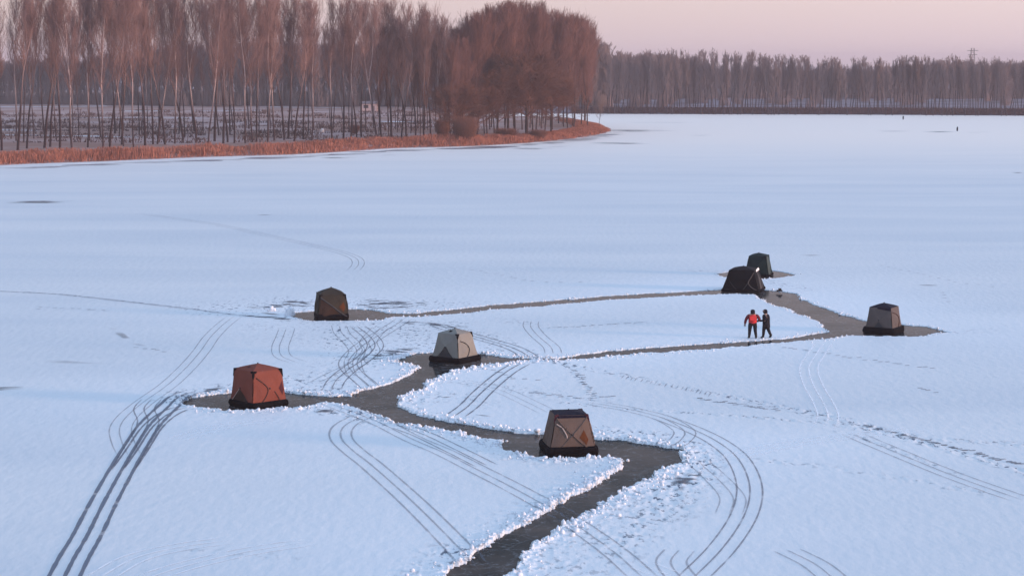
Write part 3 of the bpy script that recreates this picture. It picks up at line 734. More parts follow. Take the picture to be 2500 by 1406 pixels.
def chain(lst):
    """list of chains [(pt, r), ...] joined where points coincide -> verts, edges, radii"""
    V = []; E = []; Rr = []; key = {}
    for ch in lst:
        prev = None
        for p, r in ch:
            k = tuple(round(c, 4) for c in p)
            if k not in key: key[k] = len(V); V.append(p); Rr.append(r)
            i = key[k]
            if prev is not None and prev != i: E.append((prev, i))
            prev = i
    return V, E, Rr

def person(px, py, label, rz, joints, build):
    x, y = at(px, py, .10); root = empty('person', (x, y, float(hgt([(x, y)])[0])), rz); tag(root, label, 'person', 'two people standing by the lower channel'); root.scale = (1.30, 1.30, 1.04)
    J = joints
    ch = [[(J['pel'], .14), (J['waist'], .125), (J['chest'], .15), (J['neck'], .065), (J['skull0'], .075), (J['skull1'], .098), (J['skull2'], .085)]]
    for s in 'lr':
        ch.append([(J['pel'], .14), (J['hip' + s], .10), (J['knee' + s], .065), (J['ank' + s], .045), (J['toe' + s], .035)])
        ch.append([(J['chest'], .15), (J['sho' + s], .07), (J['elb' + s], .047), (J['wri' + s], .03), (J['palm' + s], .036)])
    V, E, Rr = chain(ch)
    body = skin_mesh('body', V, E, Rr, SKIN, root)
    # hands: five curled fingers each, joined into the body mesh by sharing the palm volume
    bm = bmesh.new(); bm.from_mesh(body.data)
    for s in 'lr':
        w_ = Vector(J['wri' + s]); p = Vector(J['palm' + s]); d = (p - w_).normalized(); side = d.cross(Vector((0, 1, .2))).normalized(); curl = side.cross(d).normalized()
        for k in range(5):
            ln = (.055, .075, .083, .077, .06)[k]
            base = p + side * (-.034 + .017 * k) + d * .012 if k else p - d * .03 - side * .035
            dd = (d - side * .8).normalized() if k == 0 else d
            pts = [base, base + dd * ln * .5, base + dd * ln * .8 + curl * ln * .35, base + dd * ln * .85 + curl * ln * .7]
            prev = None
            for i, q in enumerate(pts):
                r = .0095 - .001 * i; a = dd.orthogonal().normalized(); b = dd.cross(a)
                ring = [bm.verts.new(q + a * math.cos(t * 1.0472) * r + b * math.sin(t * 1.0472) * r) for t in range(6)]
                if prev:
                    for t in range(6): bm.faces.new((prev[t], prev[(t + 1) % 6], ring[(t + 1) % 6], ring[t]))
                prev = ring
            bm.faces.new(prev)
    # face: nose, brow, ears
    hd = Vector(J['skull1']); fw = Vector(J['face']).normalized(); sd = fw.cross(Vector((0, 0, 1))).normalized()
    for c, s_ in ((hd + fw * .10 - Vector((0, 0, .01)), (.012, .02, .024)), (hd + sd * .095, (.012, .02, .032)), (hd - sd * .095, (.012, .02, .032)),
                  (hd + fw * .092 - Vector((0, 0, .05)), (.025, .012, .008)), (hd + fw * .09 + sd * .032 + Vector((0, 0, .02)), (.012, .01, .008)), (hd + fw * .09 - sd * .032 + Vector((0, 0, .02)), (.012, .01, .008))):
        bmesh.ops.create_icosphere(bm, subdivisions=1, radius=1, matrix=Matrix.Translation(c) @ Matrix.Diagonal((*s_, 1)))
    bm.to_mesh(body.data); bm.free()
    # trousers and boots
    V, E, Rr = chain([[(J['pel'], .165), (J['waist'], .15)], [(J['pel'], .165), (J['hipl'], .125), (J['kneel'], .088), (tuple(Vector(J['ankl']) + Vector((0, 0, .04))), .068)],
                      [(J['pel'], .165), (J['hipr'], .125), (J['kneer'], .088), (tuple(Vector(J['ankr']) + Vector((0, 0, .04))), .068)]])
    skin_mesh('trousers', V, E, Rr, TROU, root)
    for s in 'lr':
        a = Vector(J['ank' + s]); t = Vector(J['toe' + s]); hl = a - (t - a) * .35; hl.z = .055
        V, E, Rr = chain([[(tuple(a + Vector((0, 0, .16))), .07), (tuple(a), .065), (tuple(Vector((a.x, a.y, .06))), .06), (tuple(t), .05)], [(tuple(Vector((a.x, a.y, .06))), .06), (tuple(hl), .05)]])
        skin_mesh('boot', V, E, Rr, BOOT, root)
    build(root, J)
    return root

JA = dict(pel=(0, 0, .93), waist=(0, 0, 1.08), chest=(.0, .0, 1.33), neck=(0, .02, 1.50), skull0=(0, .02, 1.56), skull1=(0, .03, 1.64), skull2=(0, .02, 1.71), face=(0.2, 1, 0),
          hipl=(-.11, 0, .86), kneel=(-.13, .02, .48), ankl=(-.155, -.02, .10), toel=(-.19, .12, .05), hipr=(.11, 0, .86), kneer=(.13, .03, .48), ankr=(.165, -.04, .10), toer=(.19, .10, .05),
          shol=(-.21, 0, 1.38), elbl=(-.33, -.02, 1.10), wril=(-.36, .03, .84), palml=(-.36, .05, .75), shor=(.21, 0, 1.38), elbr=(.33, -.05, 1.13), wrir=(.24, .16, .98), palmr=(.18, .20, .96))
def dress_red(root, J):
    V, E, Rr = chain([[((0, 0, .84), (.215, .17)), ((0, 0, 1.0), (.22, .17)), (J['waist'], (.215, .17)), (J['chest'], (.25, .18)), ((0, .01, 1.45), (.14, .11))]])
    skin_mesh('jacket', V, E, Rr, REDV, root)
    for s in 'lr':
        V, E, Rr = chain([[(tuple(Vector(J['sho' + s]) * .6 + Vector(J['chest']) * .4), .12), (J['sho' + s], .10), (J['elb' + s], .078), (J['wri' + s], .055)]])
        skin_mesh('sleeve', V, E, Rr, MARO, root)
    V, E, Rr = chain([[((0, .0, 1.44), .13), ((0, .0, 1.54), .115), ((0, .005, 1.64), .122), ((0, .0, 1.74), .09)]]); skin_mesh('hood', V, E, Rr, DARKCLOTH, root)
    mesh_np('back_panel', [(-.13, -.205, 1.10), (.13, -.205, 1.10), (.15, -.20, 1.36), (-.15, -.20, 1.36), (-.13, -.15, 1.10), (.13, -.15, 1.10), (.15, -.14, 1.36), (-.15, -.14, 1.36)],
            [(0, 1, 2, 3), (0, 4, 5, 1), (2, 6, 7, 3), (1, 5, 6, 2), (0, 3, 7, 4)], REDB, root)
    for s in 'lr': V, E, Rr = chain([[(J['wri' + s], .042), (J['palm' + s], .046)]]); skin_mesh('glove', V, E, Rr, DARKCLOTH, root)
person(1837, 824, 'person in a bright red jacket with dark sleeves and hood, seen from behind', 0, JA, dress_red)

JB = dict(pel=(0, 0, .93), waist=(0.01, 0, 1.08), chest=(.0, .0, 1.33), neck=(-.03, .0, 1.49), skull0=(-.04, .0, 1.55), skull1=(-.06, .0, 1.62), skull2=(-.05, .0, 1.69), face=(-1, .3, -.1),
          hipl=(-.05, -.08, .86), kneel=(-.10, -.08, .48), ankl=(-.12, -.08, .10), toel=(-.26, -.08, .05), hipr=(.05, .08, .86), kneer=(.14, .08, .48), ankr=(.26, .08, .10), toer=(.16, .12, .05),
          shol=(-.03, -.19, 1.37), elbl=(-.10, -.22, 1.10), wril=(-.33, -.12, 1.03), palml=(-.42, -.10, 1.01), shor=(.05, .19, 1.37), elbr=(.12, .22, 1.10), wrir=(.0, .2, .88), palmr=(-.05, .2, .82))
def dress_black(root, J):
    V, E, Rr = chain([[((.04, 0, .50), (.215, .21)), ((.03, 0, .75), (.215, .20)), ((.02, 0, .95), (.19, .19)), ((.02, 0, 1.15), (.19, .20)), (J['chest'], (.18, .20)), ((-.01, 0, 1.46), (.13, .13))]])
    skin_mesh('long_coat', V, E, Rr, DARKCLOTH, root)
    for s in 'lr':
        V, E, Rr = chain([[(tuple(Vector(J['sho' + s]) * .6 + Vector(J['chest']) * .4), .11), (J['sho' + s], .095), (J['elb' + s], .075), (J['wri' + s], .055)]]); skin_mesh('sleeve', V, E, Rr, DARKCLOTH, root)
        V, E, Rr = chain([[(J['wri' + s], .042), (J['palm' + s], .046)]]); skin_mesh('glove', V, E, Rr, DARKCLOTH, root)
    V, E, Rr = chain([[((-.02, .0, 1.44), .125), ((-.02, .0, 1.54), .115), ((-.035, .0, 1.63), .12), ((-.03, .0, 1.73), .08)]]); skin_mesh('hood', V, E, Rr, DARKCLOTH, root)
person(1869, 823, 'person in a long black hooded coat reaching one arm towards the one in red', 0, JB, dress_black)

# ------------------------------------------------------------------ trees
def bark(name, low, high, z0, z1):
    """dark furrowed bark low on the stem, smooth paler bark above, as on real poplars"""
    m = bpy.data.materials.new(name); m.use_nodes = True; t = m.node_tree; n = t.nodes.new; l = t.links.new
    b = t.nodes['Principled BSDF']; b.inputs['Roughness'].default_value = .85; b.inputs['Specular IOR Level'].default_value = .15
    c = n('ShaderNodeTexCoord'); s = n('ShaderNodeSeparateXYZ'); l(c.outputs['Object'], s.inputs[0])
    no = n('ShaderNodeTexNoise'); no.inputs['Scale'].default_value = .6; l(c.outputs['Object'], no.inputs[0])
    mr = n('ShaderNodeMapRange'); mr.inputs['From Min'].default_value = z0; mr.inputs['From Max'].default_value = z1; l(s.outputs['Z'], mr.inputs['Value'])
    ma = n('ShaderNodeMath'); ma.operation = 'MULTIPLY_ADD'; l(no.outputs[0], ma.inputs[0]); ma.inputs[1].default_value = .5; ma.inputs[2].default_value = -.25
    a2 = n('ShaderNodeMath'); a2.operation = 'ADD'; a2.use_clamp = True; l(mr.outputs[0], a2.inputs[0]); l(ma.outputs[0], a2.inputs[1])
    mx = n('ShaderNodeMixRGB'); l(a2.outputs[0], mx.inputs[0]); mx.inputs[1].default_value = (*low, 1); mx.inputs[2].default_value = (*high, 1)
    l(mx.outputs[0], b.inputs['Base Color']); return m
BK = {'poplar': bark('poplar_bark', (.035, .02, .022), (.24, .17, .165), 7, 14), 'grove': bark('grove_bark', (.05, .032, .032), (.15, .09, .085), 5, 14), 'far': bark('far_bark', (.06, .05, .06), (.10, .085, .09), 5, 12),
      'white': bark('pale_stem_bark', (.05, .03, .032), (.48, .37, .355), 5, 11)}
TW = {'poplar': mat('poplar_twigs', (.33, .20, .18), .9, .1, noise=(.25, (.15, .085, .08), .35, .7)), 'grove': mat('red_brown_twigs', (.26, .125, .10), .9, .1, noise=(.2, (.15, .076, .07), .35, .7)),
      'willow': mat('willow_twigs', (.19, .085, .06), .9, .1), 'far': mat('far_twigs', (.25, .19, .19), .9, .1), 'pale': mat('pale_twigs', (.24, .18, .17), .9, .1)}

class Segs:
    def __init__(s): s.a = []; s.b = []; s.ra = []; s.rb = []
    def add(s, a, b, ra, rb): s.a.append(a[:]); s.b.append(b[:]); s.ra.append(ra); s.rb.append(rb)
    def arrays(s, k=3):
        A = np.array(s.a); B = np.array(s.b); D = B - A; D /= np.linalg.norm(D, axis=1)[:, None] + 1e-9
        ref = np.where(np.abs(D[:, 2:3]) < .9, [[0, 0, 1.0]], [[1.0, 0, 0]]); P = np.cross(D, ref); P /= np.linalg.norm(P, axis=1)[:, None] + 1e-9; Q = np.cross(D, P)
        V = []
        for C_, r in ((A, np.array(s.ra)), (B, np.array(s.rb))):
            for i in range(k):
                an = 2 * math.pi * i / k; V.append(C_ + (P * math.cos(an) + Q * math.sin(an)) * r[:, None])
        V = np.stack(V, 1); n = len(A); base = np.arange(n)[:, None] * (2 * k)
        F = np.concatenate([base + np.array([[i, (i + 1) % k, k + (i + 1) % k, k + i]]) for i in range(k)])
        return V.reshape(-1, 3), F

def grow(seed, H=28, r0=.2, clear=.35, width=4.0, nprim=34, nsec=6, ntw=7, up=.75, tw_r=.02, fork=0, round_=False, lean=.0, droop=0.0):
    """returns trunk Segs (6 sided) and crown Segs"""
    rn = random.Random(seed); tk = Segs(); cr = Segs()
    rv = lambda s: Vector((rn.gauss(0, s), rn.gauss(0, s), rn.gauss(0, s)))
    def stem(base, d, length, r):
        P = [base]; n = 16; dd = d.copy(); R_ = [r]
        for i in range(n):
            dd = (dd + rv(.035) + Vector((0, 0, .03))).normalized(); P.append(P[-1] + dd * length / n); R_.append(r * (1 - .93 * ((i + 1) / n) ** .9) + .012)
        return P, R_
    stems = [stem(Vector((0, 0, -.3)), Vector((rn.uniform(-.05, .05) + lean, rn.uniform(-.04, .04), 1)).normalized(), H, r0)]
    for k in range(fork):
        P, R_ = stems[0]; i = rn.randint(4, 8); an = rn.uniform(0, 6.3)
        stems.append(stem(P[i], Vector((math.cos(an) * .17, math.sin(an) * .17, 1)).normalized(), (H - P[i].z) * rn.uniform(.8, .97), R_[i] * .7))
    for P, R_ in stems:
        for i in range(len(P) - 1): tk.add(P[i], P[i + 1], R_[i], R_[i + 1])
    def limb(p, d, length, r, lvl):
        n = 4 if lvl == 0 else 3; pts = [p]; dd = d.copy(); wob = .10 if round_ else .055
        for i in range(n):
            dd = (dd + rv(wob) + Vector((0, 0, (.16 * up - droop * (lvl > 0))))).normalized(); q = pts[-1] + dd * length / n
            cr.add(pts[-1], q, max(r * (1 - i / n), tw_r), max(r * (1 - (i + 1) / n), tw_r * .8)); pts.append(q)
        if lvl < 2:
            cnt = nsec if lvl == 0 else ntw
            for k in range(cnt):
                t = rn.uniform(.12, 1) if lvl == 0 else rn.uniform(.1, 1); f = t * n; i = min(int(f), n - 1); b = pts[i].lerp(pts[i + 1], f - i)
                ax = (pts[min(i + 1, n)] - pts[i]).normalized(); sd_ = ax.orthogonal(); sd_.rotate(Matrix.Rotation(rn.uniform(0, 6.3), 3, ax))
                nd = (ax * (1.0) + sd_ * rn.uniform(.35, .65) + Vector((0, 0, .25 * up))).normalized()
                limb(b, nd, length * (rn.uniform(.38, .6) if lvl == 0 else rn.uniform(.4, .7)), tw_r * (1.7 if lvl == 0 else 1), lvl + 1)
    for si, (P, R_) in enumerate(stems):
        cnt = nprim if si == 0 else nprim // 2
        for k in range(cnt):
            t = clear + (1 - clear) * ((k + rn.random()) / cnt); f = t * (len(P) - 1); i = min(int(f), len(P) - 2); b = P[i].lerp(P[i + 1], f - i)
            if b.z / H < clear: continue
            h = (b.z / H - clear) / (1 - clear); prof = (math.sin(math.pi * min(1, max(0, h * .8 + .18))) ** .6) if not round_ else math.sqrt(max(.05, 1 - (h * 1.05) ** 2))
            an = rn.uniform(0, 6.3); tilt = rn.uniform(.30, .62) * (1.6 if round_ else 1.0)
            d = Vector((math.cos(an) * tilt, math.sin(an) * tilt, up)).normalized()
            ln = width * prof * rn.uniform(.7, 1.15) * (1.5 if not round_ else 1.25); limb(b, d, min(ln, (H * 1.04 - b.z) * 1.0 + 1.2), min(R_[i] * .45, .09), 0)
        limb(P[-2], Vector((0, 0, 1)), H * .06, .03, 1)
    return tk, cr

def variant(kind, bk, tw, **kw):
    tk, cr = grow(**kw); V, F = tk.arrays(6); a = mesh_np('trunk', V, F, BK[bk], smooth_=True, loose=True)
    V, F = cr.arrays(3); b = mesh_np('crown', V, F, TW[tw], loose=True); return (a, b, kw['H'])

POP = [variant('poplar', 'white' if i % 3 == 0 else 'poplar', 'poplar', seed=100 + i, H=28, r0=.21 + .03 * (i % 3), clear=.34 + .05 * (i % 3), width=4.3, nprim=34, nsec=6, ntw=6, up=.95, tw_r=.017, fork=(1, 0, 1, 0)[i % 4]) for i in range(8)]
GRV = [variant('grove', 'grove', 'grove', seed=200 + i, H=27, r0=.20, clear=.16 + .04 * (i % 2), width=4.6, nprim=40, nsec=7, ntw=6, up=.95, tw_r=.022, fork=1 + i % 2) for i in range(6)]
WIL = [variant('willow', 'grove', 'willow', seed=300 + i, H=12, r0=.22, clear=.22, width=4.2, nprim=40, nsec=9, ntw=10, up=.35, tw_r=.022, fork=2, round_=True, droop=.1) for i in range(3)]
FRV = [variant('far', 'far', 'far', seed=400 + i, H=19, r0=.23, clear=.24, width=2.2, nprim=26, nsec=5, ntw=4, up=1.05, tw_r=.026, fork=1) for i in range(6)]

def place_tree(name, var, x, y, z, height, rz, label, group, cat='tree', sx=1.0, lean=0.0):
    a, b, H = var; s = height / H
    r = empty(name, (x, y, z), 0); tag(r, label, cat, group)
    r.rotation_euler = (0, lean, rz); r.scale = (s * sx, s * sx, s)
    link('trunk', a, r); link('crown', b, r); return r

def landz(x, y, P=LAND, top=.75, wid=5):
    return float(land_height(np.array([x]), np.array([y]), P, top, wid)[0][0]) + .1

ORD = lambda k: '%d%s' % (k, 'th' if 10 <= k % 100 <= 20 else {1: 'st', 2: 'nd', 3: 'rd'}.get(k % 10, 'th'))
rt = random.Random(77)
bx = [-50, -20, 4, 43, 65, 108, 122, 146, 176, 214, 252, 268, 297, 302, 326, 354, 374, 384, 403, 427, 448, 480, 508, 524, 545, 556, 572, 599, 617, 626, 653, 670, 694, 704, 718, 740, 761, 810, 838, 857, 871, 882, 920, 931, 956, 980, 992, 1015, 1035, 1052, 1077, 1100, 1122]
def base_y(px): return float(np.interp(px, [-200, 0, 300, 600, 900, 1120], [372, 364, 358, 346, 337, 331]))
def top_y(px): return float(np.interp(px, [-200, 170, 190, 215, 500, 560, 700, 740, 780, 900, 950, 1050, 1090, 1125], [-30, -20, 38, -4, 3, 9, 14, 32, 24, 28, 40, 50, 72, 82]))
k = 0
for i, px in enumerate(bx):
    by = base_y(px) + rt.uniform(-5, 5); x, y = at(px, by, .85); d = math.hypot(y, CAM_H)
    hgt_m = (by - top_y(px) + rt.uniform(-14, 16)) * y / FPX
    var = POP[rt.randrange(8)]
    if px < 0: lab = 'bare poplar rooted just %s the left edge of the photo' % ('outside' if px > -30 else 'well outside')
    else:
        k += 1; pale = var[0].materials[0].name.startswith('pale')
        lab = 'bare poplar with %s trunk on the left bank, %s trunk from the left edge' % ('a pale' if pale else 'a dark', ORD(k))
    place_tree('poplar_tree', var, x, y, landz(x, y) - .1, hgt_m, rt.uniform(0, 6.3), lab, 'bare poplars lining the left bank', sx=rt.uniform(.75, .98), lean=rt.uniform(-.02, .035))
# thinner second row behind
for i in range(44):
    px = 8 + i * 24.5 + rt.uniform(-15, 15); by = base_y(px) - rt.uniform(16, 34); x, y = at(px, by, .9)
    hgt_m = (by - top_y(px) - rt.uniform(10, 60)) * y / FPX
    place_tree('poplar_tree', POP[rt.randrange(8)], x, y, landz(x, y) - .1, hgt_m, rt.uniform(0, 6.3), 'thinner bare poplar behind the front row on the left bank, %s from the left' % ORD(i + 1), 'thin poplars behind the bank row', sx=rt.uniform(.6, .8), lean=rt.uniform(-.03, .03))
# lower reddish trees closing the gap between the poplars and the grove
for i, px in enumerate((925, 948, 970, 1003, 1026, 1045, 1064, 1088, 1110, 1124)):
    by = base_y(px) - rt.uniform(3, 16); x, y = at(px, by, .85)
    place_tree('grove_tree', GRV[rt.randrange(6)], x, y, landz(x, y) - .1, (by - 92 + rt.uniform(-12, 12)) * y / FPX, rt.uniform(0, 6.3), 'reddish tree between the poplars and the headland grove, %s from the left' % ORD(i + 1), 'lower reddish trees behind the last poplars', sx=rt.uniform(.6, .75))
# headland grove
def gtop(px): return float(np.interp(px, [1080, 1125, 1150, 1200, 1300, 1390, 1425, 1445], [105, 92, 66, 44, 42, 54, 74, 105]))
n = 0
for row, (y0, y1, st, cnt) in enumerate(((343, 309, 0, 14), (334, 304, 10, 13), (325, 300, 4, 12), (315, 297, 14, 10))):
    for i in range(cnt):
        f = (i + rt.random() * .7) / cnt; px = 1105 + st + f * (1442 - 1105 - st); by = y0 + (y1 - y0) * f + rt.uniform(-2, 2)
        x, y = at(px, by, .8); hm = (by - gtop(px) + rt.uniform(-14, 12) + (rt.uniform(-60, -15) if rt.random() < .25 else 0)) * y / FPX
        place_tree('grove_tree', GRV[rt.randrange(6)], x, y, max(landz(x, y) - .1, 0), hm, rt.uniform(0, 6.3), ('tall red-brown bare tree in the %s row of the headland grove, %s from the left' % (('front', 'second', 'third', 'rearmost')[row], ORD(i + 1))), 'dense grove on the headland', sx=rt.uniform(.75, .95) if px < 1400 else .95, lean=(.0 if px < 1380 else .04))
for px, by, hpx, lab in ((1285, 335, 190, 'broad round willow with rusty twigs in front of the headland grove, its top catching light'), (1215, 338, 150, 'dark round willow on the headland shore left of the broad rusty one'),
                        (1165, 340, 120, 'low spreading willow just right of the shore thicket'), (1345, 330, 140, 'small round willow near the right end of the headland grove'), (1108, 345, 130, 'leaning willow over the shore thicket at the left end of the grove')):
    x, y = at(px, by, .6); place_tree('willow_tree', WIL[rt.randrange(3)], x, y, max(landz(x, y) - .1, 0), hpx * y / FPX, rt.uniform(0, 6.3), lab, 'round willows on the headland', sx=1.15)
# slim pale tree at the tip
tipv = variant('pale', 'white', 'pale', seed=500, H=6, r0=.06, clear=.3, width=2.2, nprim=14, nsec=5, ntw=5, up=.8, tw_r=.012, fork=1, lean=.15)
x, y = at(1462, 312, .5); place_tree('sapling', tipv, x, y, max(landz(x, y) - .1, 0), 55 * y / FPX, .4, 'slim pale sapling leaning alone at the tip of the headland', None, cat='sapling')

# shore thickets (rounded leafless bushes)
def bush(px, by, wpx, hpx, label, seed, tw='willow'):
    x, y = at(px, by, .3); rn = random.Random(seed); cr = Segs(); w_ = wpx * y / FPX / 2; h_ = hpx * y / FPX
    for i in range(900):
        an = rn.uniform(0, 6.3); b = Vector((math.cos(an), math.sin(an), 0)) * w_ * .45 * math.sqrt(rn.random()); t = rn.random() ** .6
        tip = b + Vector((math.cos(an) * w_ * .75 * rn.random(), math.sin(an) * w_ * .75 * rn.random(), h_ * (1 - .5 * rn.random() ** 2)))
        p = b.lerp(tip, .2 + .4 * rn.random()); q = tip + Vector((rn.gauss(0, .2), rn.gauss(0, .2), rn.gauss(0, .15))); cr.add(b, p, .02, .02); cr.add(p, q, .022, .014)
    V, F = cr.arrays(3); r = empty('bush', (x, y, max(landz(x, y) - .15, 0))); tag(r, label, 'bush', 'leafless bushes on the shore')
    mesh_np('twigs', V, F, TW[tw], r)
bush(1135, 352, 75, 62, 'dark rounded thicket at the waterline where the poplars meet the grove', 1)
bush(1312, 342, 45, 24, 'low rust-coloured bush on the headland bank', 2)
bush(1235, 345, 60, 26, 'low tangled bush on the bank in the middle of the headland', 3)
bush(1080, 345, 40, 45, 'brown bush behind the reeds left of the dark thicket', 4)
bush(866, 333, 24, 22, 'small dark bush between poplar trunks on the left bank', 5, 'grove')

# far row across the lake: individual trees
for i in range(168):
    f = (i + rt.random() * .6) / 168; px = 1478 + f * 1075; rowk = rt.choice([0, 1, 2]); by = 271.5 + f * 5 - rowk * 3.2
    x, y = at(px, by, 1.0); tp = float(np.interp(px, [1480, 1600, 1740, 1900, 2000, 2150, 2300, 2500], [140, 132, 132, 140, 148, 150, 145, 155]))
    hm = (by - tp + rt.uniform(-14, 8)) * y / FPX
    lab = 'far bare poplar across the lake, %s trunk counted rightwards from the headland' % ORD(i + 1)
    place_tree('far_poplar', FRV[rt.randrange(6)], x, y, landz(x, y, FAR, 1.0, 6) - .1, hm, rt.uniform(0, 6.3), lab, 'row of poplars across the lake', sx=rt.uniform(.7, 1.0), lean=rt.uniform(-.015, .015))

# far woods: merged masses
def woods(name, label, xs, hh, n, seed, tw, base=1.0, fwd=0):
    rn = np.random.RandomState(seed); vs = []
    for i in range(4):
        tk, cr = grow(seed=seed * 10 + i, H=18, r0=.16, clear=.08, width=3.6, nprim=26, nsec=5, ntw=3, up=.9, tw_r=.07, fork=1)
        for q in range(len(tk.a)): cr.add(tk.a[q], tk.b[q], max(tk.ra[q], .08), .08)
        for q in range(60):                                  # scrub round the foot
            a = Vector((rn.uniform(-3, 3), rn.uniform(-2, 2), 0)); cr.add(a, a + Vector((rn.uniform(-.6, .6), 0, rn.uniform(1.5, 5))), .10, .07)
        vs.append(cr.arrays(3))
    Vs = []; Fs = []; o_ = 0
    for i in range(n):
        px = xs[0] + (xs[1] - xs[0]) * (i + rn.rand()) / n; V, F = vs[rn.randint(4)]
        dd = np.interp(px, xs[2], xs[3]) + (rn.uniform(0, 45) if rn.rand() > .3 else rn.uniform(-fwd, 20)); x = (px - 1250) / FPX * dd
        s = np.interp(px, xs[2], hh) / 18 * rn.uniform(.88, 1.06); an = rn.rand() * 6.3; ca, sa = math.cos(an), math.sin(an)
        Q = np.column_stack([V[:, 0] * ca - V[:, 1] * sa, V[:, 0] * sa + V[:, 1] * ca, V[:, 2]]) * s + (x, dd, base); Vs.append(Q); Fs.append(F + o_); o_ += len(Q)
    o = mesh_np(name, np.concatenate(Vs), np.concatenate(Fs), TW[tw]); tag(o, label, 'woodland', kind='stuff')
woods('distant_woods', 'hazy purple-grey wood closing off the field behind the left bank poplars', (-250, 1480, [-250, 200, 500, 1480], [760, 740, 715, 700]), [13, 16, 20, 20], 260, 6, 'far')
woods('woods_across_the_lake', 'dark bluish wood rising behind the poplar row across the lake', (1420, 2750, [1420, 1680, 1740, 2100, 2300, 2750], [830, 850, 850, 850, 850, 850]), [18, 16, 11.5, 11.5, 14, 14], 280, 7, 'far', fwd=150)

# ------------------------------------------------------------------ reeds on the bank
def reeds():
    rn = np.random.RandomState(4); front = resample(catmull(ats(SH[1:19]), 6), .5)
    T_ = np.gradient(front, axis=0); T_ /= np.linalg.norm(T_, axis=1)[:, None]; Nn = np.stack([-T_[:, 1], T_[:, 0]], 1)
    n = 95000; i = rn.randint(0, len(front), n); off = rn.rand(n) ** .8 * 9.0 + .3
    P = front[i] + Nn[i] * off[:, None] + rn.randn(n, 2) * .3
    h, d = land_height(P[:, 0], P[:, 1], LAND, .75, 5); ok = (d > .2) & (d < 10) & ((vnoise(P[:, 0] * .5, P[:, 1] * .5, 19) > .28) | (rn.rand(n) > .75))
    P = P[ok]; h = h[ok]; d = d[ok]; n = len(P); i = i[ok]
    tipf = np.clip((front[i][:, 0] + 8) / 22, 0, 1)
    ht = (1.2 - .65 * tipf) * (.45 + .55 * smooth(d / 2.0)) * rn.uniform(.45, 1.15, n) * (.45 + 1.0 * vnoise(P[:, 0] * .22, P[:, 1] * .22, 3)) * (1 - .4 * smooth((d - 7) / 3))
    an = rn.rand(n) * 6.3; w_ = rn.uniform(.03, .07, n); dx = np.cos(an) * w_; dy = np.sin(an) * w_; z = h + .08
    lx = rn.randn(n) * .18; ly = rn.randn(n) * .18
    V = np.stack([np.column_stack([P[:, 0] - dx, P[:, 1] - dy, z]), np.column_stack([P[:, 0] + dx, P[:, 1] + dy, z]), np.column_stack([P[:, 0] + dx * .5 + lx, P[:, 1] + dy * .5 + ly, z + ht]), np.column_stack([P[:, 0] - dx * .5 + lx, P[:, 1] - dy * .5 + ly, z + ht])], 1).reshape(-1, 3)
    F = np.arange(n * 4).reshape(-1, 4)
    o = mesh_np('reeds', V, F, mat('dry_reed', (.46, .19, .13), .85, .1, noise=(.12, (.33, .13, .09), .35, .7))); tag(o, 'rust-orange dry reeds and grass along the left bank and headland', 'reeds', kind='stuff')
reeds()
def far_verge():
    rn = np.random.RandomState(9); front = resample(ats([(1400,278.6),(1500,279),(1800,280),(2100,281),(2500,283.5),(2800,285.5)]), .5)
    n = 26000; P = front[rn.randint(0, len(front), n)] + np.column_stack([rn.randn(n) * .5, rn.rand(n) * 12 + .5]); h, d = land_height(P[:, 0], P[:, 1], FAR, 1.0, 6); ok = d > .2; P = P[ok]; h = h[ok]; n = len(P)
    ht = rn.uniform(.4, 1.2, n); an = rn.rand(n) * 6.3; dx = np.cos(an) * .12; dy = np.sin(an) * .12; z = h + .08; lx = rn.randn(n) * .3
    V = np.stack([np.column_stack([P[:, 0] - dx, P[:, 1] - dy, z]), np.column_stack([P[:, 0] + dx, P[:, 1] + dy, z]), np.column_stack([P[:, 0] + dx * .5 + lx, P[:, 1] + dy, z + ht]), np.column_stack([P[:, 0] - dx * .5 + lx, P[:, 1] - dy, z + ht])], 1).reshape(-1, 3)
    o = mesh_np('dry_grass', V, np.arange(n * 4).reshape(-1, 4), mat('far_dry_grass', (.13, .075, .075), .9, .1)); tag(o, 'dark brown dry grass along the far shore under the poplar row', 'grass', kind='stuff')
far_verge()

def field_scrub():
    rn = np.random.RandomState(31); cr = Segs()
    for k in range(430):
        px = rn.uniform(-150, 1130); py = rn.uniform(268, 350) if rn.rand() < .7 else rn.choice([283, 300, 312]) + rn.uniform(-1.5, 1.5)
        x0, y0 = at(px, py, .9); h, d = land_height(np.array([x0]), np.array([y0]), LAND, .75, 5)
        if d[0] < 12: continue
        n = rn.randint(8, 34); w_ = rn.uniform(1, 6); hh = rn.uniform(.25, 1.3)
        for q in range(n):
            b = np.array([x0 + rn.uniform(-w_, w_), y0 + rn.uniform(-1, 1), h[0] + .05]); t = b + (rn.randn() * .3, rn.randn() * .3, hh * rn.uniform(.5, 1)); cr.add(b, t, .10, .05)
    V, F = cr.arrays(3); o = mesh_np('field_scrub', V, F, mat('scrub_stems', (.10, .06, .055), .9, .1)); tag(o, 'dark low scrub dotting the stubble field behind the left poplars', 'scrub', kind='stuff')
field_scrub()

